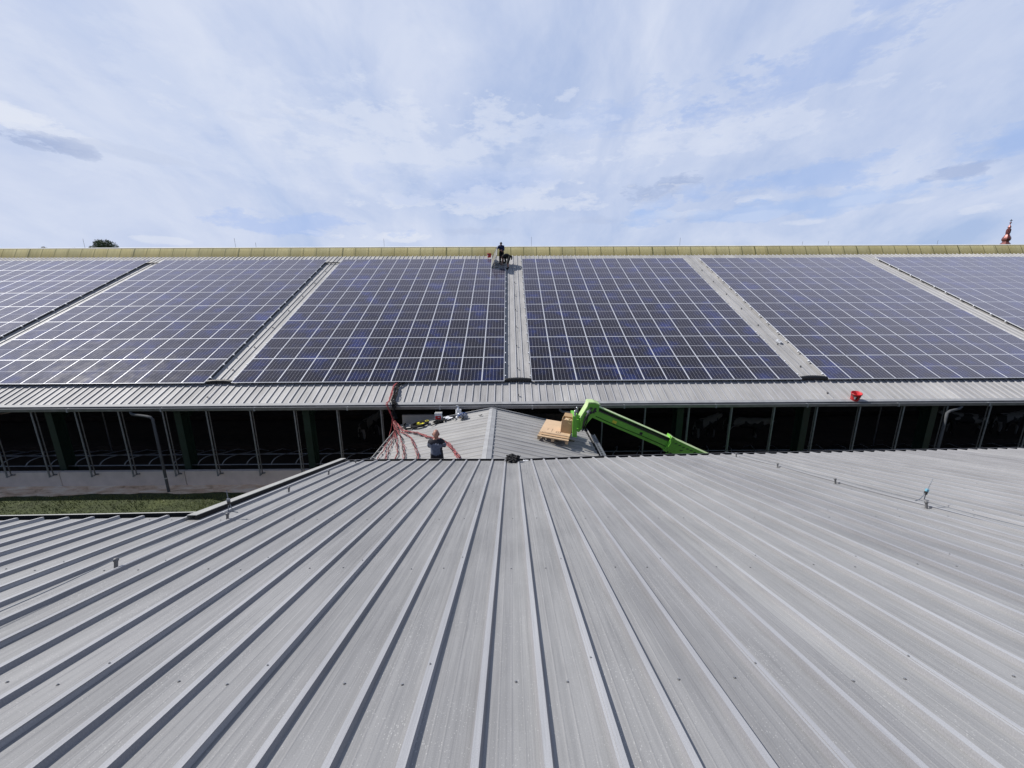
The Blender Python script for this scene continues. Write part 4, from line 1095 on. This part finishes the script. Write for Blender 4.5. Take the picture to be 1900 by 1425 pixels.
# --- foreground man, back to us, standing on the link roof
fy = 9.80; hd = atY(808.5, 806.5, fy); 
foot = onplane(808, 915, PL0+NL*.0, NL); fz = PL0.z+(RX-hd.x)*(EZL-RZ)/(RX-EXL)+.0
ZH = hd.z-fz                                   # head centre above his feet
k_ = ZH/1.62*1.0
L0 = (hd.x, fy, fz)
def K(x, y, z): return (x*k_, y*k_, z*k_)
J = {'pelvis': (K(.0, .02, .95), .155, .115), 'waist': (K(.0, .02, 1.08), .150, .110), 'chest': (K(-.01, .02, 1.25), .175, .12), 'upper': (K(-.005, .02, 1.385), .13, .095), 'neck': (K(.0, .03, 1.475), .058, .060), 'skull': (K(.0, .035, 1.55), .060, .066),
     'shl': (K(-.185, .03, 1.37), .070, .072), 'ell': (K(-.25, .12, 1.19), .054, .056), 'wrl': (K(-.08, .30, 1.16), .033, .030),
     'shr': (K(.175, .03, 1.375), .070, .072), 'elr': (K(.245, .12, 1.20), .054, .056), 'wrr': (K(.07, .31, 1.18), .033, .030),
     'hipl': (K(-.10, .02, .88), .095, .10), 'knl': (K(-.12, .03, .48), .062, .066), 'anl': (K(-.13, .0, .09), .042, .045), 'tol': (K(-.14, .15, .035), .042, .03),
     'hipr': (K(.10, .02, .88), .095, .10), 'knr': (K(.13, .04, .48), .062, .066), 'anr': (K(.14, .01, .09), .042, .045), 'tor': (K(.16, .16, .035), .042, .03)}
def vest(p, inf):
    if legs_only(inf) or inf[1].startswith('to'): return False
    if inf[1] == 'skull' or (inf[0] == 'neck'): return False
    if inf[1].startswith('wr') and inf[2] > .7: return False
    z = p.z/k_
    if inf[1] == 'neck': return M_NAVY if inf[2] < .8 else False
    if z > 1.355-.10*abs(p.x): return M_NAVY                         # dark yoke
    if 1.335-.10*abs(p.x) < z <= 1.355-.10*abs(p.x) and p.x > -.05: return M_PIPING
    if p.x > .13*k_ and z < 1.22: return M_NAVY
    if z < .92: return False
    if p.y > .10: return M_NAVY
    return M_VEST
def trous(p, inf): return (legs_only(inf) or inf[1].startswith('hip') or (inf[0] == 'pelvis' and p.z/k_ < .97)) 
def boots(p, inf): return inf[1].startswith('to') or (inf[1].startswith('an') and inf[2] > .86)
person('bald man in a dark slate blue work jacket seen from behind on the link roof', L0, J, (K(0, .045, 1.62), (.05, 1, -.35), (0, .25, 1)),
       [('jacket', vest, M_VEST, .012), ('trousers', trous, M_NAVY, .010), ('shoes', boots, M_BLKF, .012)],
       [(K(-.07, .31, 1.16), (1, .25, .05), (0, -1, 0), 1, .5), (K(.06, .32, 1.18), (-1, .25, .05), (0, -1, 0), -1, .5)], None, M_SKIN, 1.06, M_SKIN)
# --- worker standing, holding the tipped panel
fp = far_px(930.5, 489.5, RH); s2 = 1.0
topz = atY(931, 449, fp.y).z; s2 = (topz-fp.z)/1.70
def K2(x, y, z): return (x*s2, y*s2, z*s2)
J = {'pelvis': (K2(.02, .05, .93), .15, .11), 'waist': (K2(.0, .03, 1.06), .14, .11), 'chest': (K2(-.01, -.02, 1.24), .165, .12), 'upper': (K2(-.02, -.06, 1.37), .12, .09), 'neck': (K2(-.02, -.10, 1.45), .055, .058), 'skull': (K2(-.02, -.14, 1.52), .06, .065),
     'shl': (K2(-.20, -.05, 1.36), .066, .066), 'ell': (K2(-.30, -.12, 1.16), .048, .048), 'wrl': (K2(-.34, -.18, 1.20), .032, .030),
     'shr': (K2(.17, -.05, 1.35), .066, .066), 'elr': (K2(.20, -.12, 1.06), .048, .048), 'wrr': (K2(.02, -.30, 1.02), .032, .030),
     'hipl': (K2(-.09, .03, .86), .09, .095), 'knl': (K2(-.10, -.02, .47), .062, .065), 'anl': (K2(-.11, .03, .10), .042, .045), 'tol': (K2(-.12, -.12, .05), .042, .03),
     'hipr': (K2(.10, .04, .86), .09, .095), 'knr': (K2(.12, -.04, .47), .062, .065), 'anr': (K2(.13, .02, .10), .042, .045), 'tor': (K2(.15, -.13, .05), .042, .03)}
J = {k: (v[0], v[1]*1.2, v[2]*1.15) for k, v in J.items()}
def jk(p, inf):
    if legs_only(inf) or inf[1].startswith('to') or inf[1] == 'skull': return False
    if inf[1].startswith('wr') and inf[2] > .85: return False
    return M_NAVYB if p.z > .98*s2 else False
def tr2(p, inf): return legs_only(inf) or inf[1].startswith('hip') or inf[0] == 'pelvis' and p.z < 1.0*s2
def bt2(p, inf): return inf[1].startswith('to') or (inf[1].startswith('an') and inf[2] > .8)
person('worker in navy top standing near the ridge and holding a tipped up panel', fp, J, (K2(-.02, -.17, 1.56), (-.2, -.25, -1), (0, -1, .2)),
       [('jacket', jk, M_NAVYB, .014), ('trousers', tr2, M_BLKF, .014), ('shoes', bt2, M_BLKF, .012)],
       [(K2(-.345, -.185, 1.20), (-.5, -.4, .2), (0, 0, -1), 1, .6), (K2(.0, -.32, 1.02), (-.8, -.3, 0), (0, 0, -1), -1, .6)], M_HAIR, M_SKIN, 1.05, M_SKIN)
# --- worker bending over, shorts
fl = far_px(938, 489.5, RH); fr2 = far_px(942.3, 500.5, RH)
base = fl.lerp(fr2, .5); base = V((base.x, base.y, base.z))
s3 = 1.0
def rel(p): return tuple(p-base)
hipc = atY(945.5, 475, base.y)+V((0, 0, -.02)); shc = atY(934, 474.5, base.y-.05); hdc = atY(931, 476.5, base.y-.12)
h_, s_, dd_ = V(rel(hipc)), V(rel(shc)), V(rel(hdc))
fl_, fr_ = V(rel(fl)), V(rel(fr2))
J = {'pelvis': (tuple(h_), .13, .12), 'waist': (tuple(h_.lerp(s_, .3)+V((0, 0, .05))), .125, .12), 'chest': (tuple(h_.lerp(s_, .62)+V((0, 0, .05))), .14, .13), 'upper': (tuple(s_), .11, .10), 'neck': (tuple(s_.lerp(dd_, .45)), .055, .055), 'skull': (tuple(s_.lerp(dd_, .8)), .06, .06),
     'shl': (tuple(s_+V((0, .17, -.03))), .062, .062), 'ell': (tuple(s_+V((-.06, .16, -.28))), .044, .044), 'wrl': (tuple(s_+V((-.16, .08, -.50))), .03, .028),
     'shr': (tuple(s_+V((0, -.17, -.05))), .062, .062), 'elr': (tuple(s_+V((-.02, -.20, -.30))), .044, .044), 'wrr': (tuple(s_+V((-.10, -.18, -.52))), .03, .028),
     'hipl': (tuple(h_+V((-.04, .11, -.06))), .10, .10), 'knl': (tuple(fl_+V((-.05, .02, .46))), .066, .066), 'anl': (tuple(fl_+V((.03, 0, .10))), .042, .044), 'tol': (tuple(fl_+V((-.13, -.04, .06))), .042, .03),
     'hipr': (tuple(h_+V((-.02, -.11, -.06))), .10, .10), 'knr': (tuple(fr_+V((-.02, .08, .48))), .066, .066), 'anr': (tuple(fr_+V((.04, 0, .10))), .042, .044), 'tor': (tuple(fr_+V((-.12, -.04, .06))), .042, .03)}
J = {k: (v[0], v[1]*1.12, v[2]*1.1) for k, v in J.items()}
def tee(p, inf):
    if legs_only(inf) or inf[1].startswith(('to', 'hip')) or inf[1] == 'skull': return False
    if inf[1].startswith('wr'): return False
    if inf[1].startswith('el') and inf[2] > .6: return False
    if inf[0] == 'pelvis' and inf[2] < .2: return False
    return True
def shorts(p, inf): return inf[1].startswith('hip') or inf[1].startswith('kn') or (inf[1] == 'knl') or (inf[0] == 'knl' and inf[2] < .85) or (inf[0] == 'pelvis' and inf[2] < .3) or (inf[0] == 'knr' and inf[2] < .1)
wd = person('worker in black t-shirt and shorts bending down beside the standing worker', base, J, (tuple(dd_), (-.35, -.1, -1), (-1, 0, .3)),
       [('t_shirt', tee, M_BLKF, .014), ('shorts', shorts, M_BLKF, .020), ('shoes', bt2, M_BLKF, .014)],
       [(tuple(s_+V((-.165, .08, -.51))), (-.3, -.1, -1), (0, -1, 0), 1, .4), (tuple(s_+V((-.105, -.18, -.53))), (-.3, 0, -1), (0, 1, 0), -1, .4)], M_HAIR, M_SKIN, 1.0, M_SKIN)
mb = MB(); q = atY(949, 480, base.y); mb.tube([atY(946.5, 474, base.y), atY(949.5, 477, base.y), atY(949.3, 481, base.y), atY(948, 481.5, base.y)], [.06, .07, .05, .03], M_BLKF, 10)
mb.build('tool_pouch', wd)

# ================================================================== CATTLE in the dark barn
def make_cow():
    N_ = [((0, 0, 1.08), .30, .34), ((.45, 0, 1.10), .31, .36), ((-.45, 0, 1.10), .30, .33), ((-.80, 0, 1.14), .22, .22), ((.80, 0, 1.16), .22, .27), ((1.08, 0, 1.30), .13, .17), ((1.28, 0, 1.38), .11, .13), ((1.46, 0, 1.28), .10, .10), ((1.62, 0, 1.16), .07, .075),
          ((.62, .19, .80), .10, .12), ((.63, .20, .45), .055, .06), ((.62, .20, .08), .05, .05), ((.62, -.19, .80), .10, .12), ((.63, -.20, .45), .055, .06), ((.62, -.20, .08), .05, .05),
          ((-.72, .18, .85), .12, .15), ((-.82, .19, .50), .055, .07), ((-.76, .19, .08), .05, .05), ((-.72, -.18, .85), .12, .15), ((-.82, -.19, .50), .055, .07), ((-.76, -.19, .08), .05, .05),
          ((-1.0, 0, 1.2), .03, .03), ((-1.06, 0, .9), .022, .022), ((-1.05, 0, .55), .03, .03), ((1.33, .17, 1.44), .03, .05), ((1.33, -.17, 1.44), .03, .05)]
    E2 = [(0, 1), (0, 2), (2, 3), (1, 4), (4, 5), (5, 6), (6, 7), (7, 8), (4, 9), (9, 10), (10, 11), (4, 12), (12, 13), (13, 14), (3, 15), (15, 16), (16, 17), (3, 18), (18, 19), (19, 20), (3, 21), (21, 22), (22, 23), (6, 24), (6, 25)]
    me = skin_mesh(N_, E2, 2); me.materials.clear(); me.materials.append(M_COW); me.polygons.foreach_set('use_smooth', [True]*len(me.polygons)); me.name = 'cow'
    return me
cm = make_cow()
for px, py, Y, rz, lab in ((1306, 806, 21.5, .5, 'black and white cow in the dark barn just right of the boom'), (1378, 802, 21.5, -.35, 'whiter cow in the dark barn second bay right of the boom'),
                           (1785, 802, 22, 2.8, 'pale cow behind the right hand downpipe'), (1862, 800, 22, .2, 'pale cow nearest the right edge of the barn opening'),
                           (688, 815, 22, 1.3, 'dim cow standing in the bay left of the cable drop')):
    p = atY(px, py, Y); o = bpy.data.objects.new('cow', cm); COL.objects.link(o); o.location = (p.x, Y, .05); o.rotation_euler = (0, 0, rz); o.scale = (1, 1, 1)
    tag(o, lab, 'cow', 'cows inside the barn')

# ================================================================== TREES, STEEPLE
def tree(label, px, top_y, bot_y, wpx, D, seed, m, group='trees beyond the barn ridge', leaves=5200):
    rr = random.Random(seed); top = atY(px, top_y, D); ctr = atY(px, (top_y+bot_y)/2, D)
    Wd = .70*wpx*D/FPX; Hc = Wd*1.0; cz = top.z-Hc*.5
    tr = thing('tree', label, 'tree', (top.x, D, 0), group)
    m2 = MB(); m2.tube([(top.x, D, 0), (top.x+.2, D, cz*.4), (top.x-.1, D, cz*.8), (top.x, D, cz)], [.5, .4, .3, .15], M_BARK, 10)
    blobs = []
    for i in range(26):
        a = rr.uniform(0, 6.28); el = rr.uniform(-.6, 1.4); q = V((cos(a)*cos(el)*Wd*.38, sin(a)*cos(el)*Wd*.38, sin(el)*Hc*.34)); blobs.append((q, rr.uniform(.12, .2)*Wd))
        m2.tube([(top.x, D, cz*.85), V((top.x, D, cz))+q*.5, V((top.x, D, cz))+q], [.16, .09, .04], M_BARK, 5)
    m2.build('trunk', tr)
    m2 = MB()
    for i in range(leaves):
        q, r_ = blobs[rr.randrange(len(blobs))]
        dv_ = V((rr.gauss(0, 1), rr.gauss(0, 1), rr.gauss(0, 1))).normalized()*r_*rr.uniform(.65, 1.05)
        c = V((top.x, D, cz))+q+dv_; n = V((rr.gauss(0, 1), rr.gauss(0, 1), rr.gauss(0, 1))).normalized(); x = n.orthogonal().normalized(); y = n.cross(x); sz = Wd*.022*rr.uniform(.6, 1.3)
        m2.face([c-x*sz, c-y*sz*.6, c+x*sz, c+y*sz*.6], m)
    m2.build('crown', tr)
tree('rounded dark green treetop showing above the ridge at left', 190, 444, 470, 56, 85, 1, M_LEAF)
tree('tiny treetop just left of the large one above the ridge', 79, 457, 472, 22, 110, 2, M_LEAFD, leaves=1500)
tree('barely visible treetop at the far left above the ridge', 52, 459.3, 472, 16, 120, 3, M_LEAFD, leaves=1000)
tree('low treetop sliver between the small and large treetops', 139, 459.0, 472, 18, 120, 4, M_LEAFD, leaves=1000)
SD = 150.
def sz(y): return atY(1866, y, SD).z
sx_ = atY(1866, 448, SD).x
pu = SD/FPX/1.0*1.03
stp = thing('church_tower', 'red onion domed church steeple rising above the ridge at far right', 'church tower', (sx_, SD, 0))
mb = MB(); zb2 = sz(452); mb.box((sx_, SD, (zb2-1)/2), (3.4, 3.4, zb2-1), M_TOWER); mb.build('tower', stp)
mb = MB(); r = lambda px: .54*px*SD/FPX
prof = [(r(13), zb2-1.2), (r(12.5), zb2-.2), (r(8), sz(449.5)), (r(7.5), sz(447.6)), (r(9.8), sz(446)), (r(10.6), sz(443.5)), (r(9.6), sz(440.8)), (r(7), sz(438)), (r(5), sz(435.5)), (r(4.6), sz(433))]
mb.lathe((sx_, SD, 0), prof, M_COPPER, 8, None, False); mb.build('onion_dome', stp)
mb = MB()
for k in range(8):
    a = 2*pi*k/8+.39; x, y = sx_+r(4.0)*cos(a), SD+r(4.0)*sin(a); mb.tube([(x, y, sz(433)), (x, y, sz(426))], .20, M_COPPER, 6)
mb.lathe((sx_, SD, 0), [(r(4.9), sz(433.2)), (r(4.9), sz(432.2)), (.01, sz(432.2))], M_COPPER, 8, None, False); mb.build('lantern', stp)
mb = MB(); mb.lathe((sx_, SD, 0), [(.01, sz(426.2)), (r(4.6), sz(426.2)), (r(4.9), sz(425)), (r(3.2), sz(424)), (r(3.0), sz(423)), (r(4.4), sz(421.5)), (r(2.4), sz(419)), (r(.9), sz(417)), (.08, sz(415.5))], M_COPPER, 8, None, False); mb.build('spire_cap', stp)
mb = MB(); mb.tube([(sx_, SD, sz(416)), (sx_, SD, sz(407))], .10, M_STEELD, 6); mb.lathe((sx_, SD, sz(413.5)), [(.01, -.35), (.35, 0), (.01, .35)], M_COPPER, 8); mb.box((sx_, SD, sz(409)), (1.0, .1, .16), M_STEELD); mb.build('finial_cross', stp)

# ================================================================== LIGHT
sun_dir = V((-.66, .17, .73)).normalized()
el = asin(sun_dir.z); az = atan2(sun_dir.x, sun_dir.y)
sl = bpy.data.lights.new('sun', 'SUN'); sl.energy = 4.8; sl.angle = R(.6); sl.color = (1, .955, .89)
so = bpy.data.objects.new('sun', sl); COL.objects.link(so); so.rotation_euler = sun_dir.to_track_quat('Z', 'Y').to_euler()
w = bpy.data.worlds.new('World'); sc.world = w; w.use_nodes = True
nt = w.node_tree; bg = nt.nodes['Background']
class WN(NT):
    def __init__(s): s.t = nt; s.n = nt.nodes
W = WN()
sky = W.n.new('ShaderNodeTexSky'); sky.sky_type = 'NISHITA'; sky.sun_disc = False; sky.sun_elevation = el; sky.sun_rotation = az
sky.air_density = 1.0; sky.dust_density = 1.2; sky.ozone_density = 1.5
tc = W.n.new('ShaderNodeTexCoord'); sp = W.n.new('ShaderNodeSeparateXYZ'); W.link(tc.outputs['Generated'], sp.inputs[0])
X_, Y_, Z_ = sp.outputs
zc = W.math('ADD', W.math('MAXIMUM', Z_, 0), .55)
cu = W.math('DIVIDE', X_, zc); cv = W.math('DIVIDE', Y_, zc)
cmb = W.n.new('ShaderNodeCombineXYZ'); W.link(cu, cmb.inputs[0]); W.link(cv, cmb.inputs[1])
mp = W.n.new('ShaderNodeMapping'); mp.vector_type = 'POINT'; mp.inputs['Rotation'].default_value = (0, 0, R(-52)); mp.inputs['Scale'].default_value = (1.9, 1.25, 1); mp.inputs['Location'].default_value = (1.7, .4, 0)
W.link(cmb.outputs[0], mp.inputs[0])
n1 = W.noise(mp.outputs[0], 1.1, 7, .55, .9)
mp2 = W.n.new('ShaderNodeMapping'); mp2.inputs['Rotation'].default_value = (0, 0, R(-20)); mp2.inputs['Scale'].default_value = (5.2, 3.2, 1); W.link(cmb.outputs[0], mp2.inputs[0])
n2 = W.noise(mp2.outputs[0], 1.0, 6, .6, .4)
f = W.math('ADD', W.math('MULTIPLY', n1, .75), W.math('MULTIPLY', n2, .25))
f = W.math('ADD', f, W.math('MULTIPLY_ADD', X_, -.07, .008))       # clearer to the right
cover = W.ramp(f, [(.34, (.36,)*3), (.47, (.74,)*3), (.60, (1.,)*3)])
bright = W.ramp(n2, [(.3, (5.5, 6.3, 8.3)), (.7, (6.8, 7.4, 8.9))])
blue = W.mixc(.72, sky.outputs[0], (2.9, 4.4, 8.0))
base_ = W.mixc(cover, blue, bright)
# individual clouds: (px, py, half width px, half height px, tilt, white top, grey belly, strength)
azn = W.math('ARCTAN2', X_, Y_); eln = W.math('ARCSINE', Z_)
_ms = W.n.new('ShaderNodeMapping'); _ms.inputs['Scale'].default_value = (1, 1, 2.6); W.link(tc.outputs['Generated'], _ms.inputs[0])
wob = W.noise(_ms.outputs[0], 9, 9, .66); wob2 = W.noise(tc.outputs['Generated'], 5.5, 3, .6)
def dirof(px, py):
    d_ = ray(px, py).normalized(); return atan2(d_.x, d_.y), asin(d_.z)
def cloud(px, py, hw_, hh_, tilt, col, strength, soft=1.0):
    global base_
    a0, e0_ = dirof(px, py); a1, _ = dirof(px+hw_, py); _, e1 = dirof(px, py-hh_)
    aw, eh = abs(a1-a0), abs(e1-e0_)
    du = W.math('DIVIDE', W.math('SUBTRACT', azn, a0), aw); dv2 = W.math('DIVIDE', W.math('SUBTRACT', eln, e0_), eh)
    dv2 = W.math('ADD', dv2, W.math('MULTIPLY', du, tilt))
    r2 = W.math('ADD', W.math('MULTIPLY', du, du), W.math('MULTIPLY', dv2, dv2))
    r2 = W.math('ADD', r2, W.math('MULTIPLY_ADD', wob, 5.0*soft, -2.5*soft)); r2 = W.math('ADD', r2, W.math('MULTIPLY_ADD', wob2, 2.0*soft, -1.*soft))
    m_ = W.ramp(r2, [(.0, (strength,)*3), (.5, (strength*.6,)*3), (1., (0,)*3)]); m_.node.color_ramp.interpolation = 'EASE'
    base_ = W.mixc(m_, base_, col)
WH = (7.6, 8.0, 9.0); GR = (3.3, 4.2, 6.5); MG = (4.6, 5.4, 7.4)
cloud(25, 214, 72, 26, .2, WH, 1., 1.5); cloud(65, 236, 85, 19, .35, WH, .95, 1.5); cloud(110, 254, 80, 13, .5, (6.6, 7.2, 8.7), .7, 1.5)
cloud(20, 256, 120, 15, .1, (3.3, 4.2, 6.5), .8, 1.9); cloud(105, 268, 75, 16, .35, (3.1, 4.0, 6.4), .8, 1.8); cloud(60, 264, 110, 12, .2, (4.0, 4.8, 6.9), .6, 1.2); cloud(260, 288, 90, 12, .35, MG, .4, 1.6)
cloud(1190, 358, 80, 19, 0, (3.9, 4.8, 7.0), .9, 1.5); cloud(1275, 330, 60, 17, -.5, (3.9, 4.8, 7.0), .85, 1.5); cloud(1775, 320, 66, 13, 0, (3.9, 4.8, 7.1), .75, 2.0); cloud(570, 218, 60, 8, .5, MG, .35, 1.6)
cloud(450, 215, 40, 8, .3, MG, .3, 1.5); cloud(1390, 368, 80, 12, -.3, WH, .55, 1.8); cloud(1280, 396, 62, 12, 0, WH, .5, 1.8); cloud(1410, 400, 60, 9, 0, WH, .45, 1.8); cloud(1470, 414, 45, 6, 0, WH, .4, 1.6)
cloud(1395, 378, 70, 6, -.2, MG, .4, 1.5); cloud(1285, 405, 60, 6, 0, MG, .35, 1.5)
cloud(690, 438, 100, 9, 0, WH, .7, 1.8); cloud(980, 372, 260, 26, -.1, WH, .5, 2.2); cloud(760, 250, 260, 60, -.25, WH, .35, 2.4); cloud(1330, 250, 420, 34, -.45, (7.2, 7.7, 9.), .4, 2.2); cloud(870, 430, 55, 8, 0, MG, .4, 1.6); cloud(1080, 410, 70, 9, 0, MG, .4, 1.6); cloud(1820, 388, 45, 9, -.2, WH, .5, 1.6); cloud(1600, 370, 60, 9, -.2, WH, .4, 1.6); cloud(1700, 372, 50, 7, -.2, WH, .4, 1.6)
cloud(310, 446, 50, 7, 0, WH, .5, 1.6); cloud(690, 330, 60, 20, -.4, (3.4, 4.7, 8.2), .28, 2.4); cloud(880, 345, 130, 30, -.6, (3.5, 4.8, 8.2), .35, 2.2); cloud(520, 415, 170, 26, -.1, (3.4, 4.9, 8.6), .40, 2.)
cloud(1500, 120, 330, 60, -.9, (3.3, 4.6, 7.9), .45, 1.8); cloud(1200, 205, 260, 45, -.7, (3.7, 5.0, 8.1), .4, 1.8); cloud(1500, 330, 420, 30, -.5, (3.2, 4.8, 8.4), .45, 1.6); cloud(1450, 385, 380, 22, 0, (3.1, 4.9, 8.6), .4, 1.6)
cloud(500, 250, 700, 130, .0, (7.0, 7.6, 9.0), .35, 1.2)
# sky behind us and overhead, out of view, darkened to cut fill light
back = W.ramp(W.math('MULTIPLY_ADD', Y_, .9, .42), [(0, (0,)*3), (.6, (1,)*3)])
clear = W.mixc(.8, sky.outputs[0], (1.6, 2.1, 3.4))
zen = W.ramp(Z_, [(.57, (1,)*3), (.80, (.15,)*3)])  # dims the unseen overhead sky so panel reflections stay dark
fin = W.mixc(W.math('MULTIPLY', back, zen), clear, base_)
grd = W.ramp(Z_, [(.0, (0,)*3), (.004, (1,)*3)])
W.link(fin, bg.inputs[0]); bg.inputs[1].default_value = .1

# ================================================================== CAMERA
cd = bpy.data.cameras.new('camera'); cd.sensor_width = 36; cd.lens = 36*FPX/1900; cd.clip_start = .05; cd.clip_end = 6000
co_ = bpy.data.objects.new('camera', cd); COL.objects.link(co_)
Rm = Matrix((RT, UP, -FW)).transposed().to_4x4(); co_.matrix_world = Matrix.Translation(CAM) @ Rm
sc.camera = co_
sc.render.resolution_x = 1024; sc.render.resolution_y = 768
sc.view_settings.view_transform = 'Standard'; sc.view_settings.look = 'None'; sc.view_settings.exposure = 0; sc.view_settings.gamma = 1
sc.cycles.max_bounces = 6; sc.cycles.sample_clamp_indirect = 6
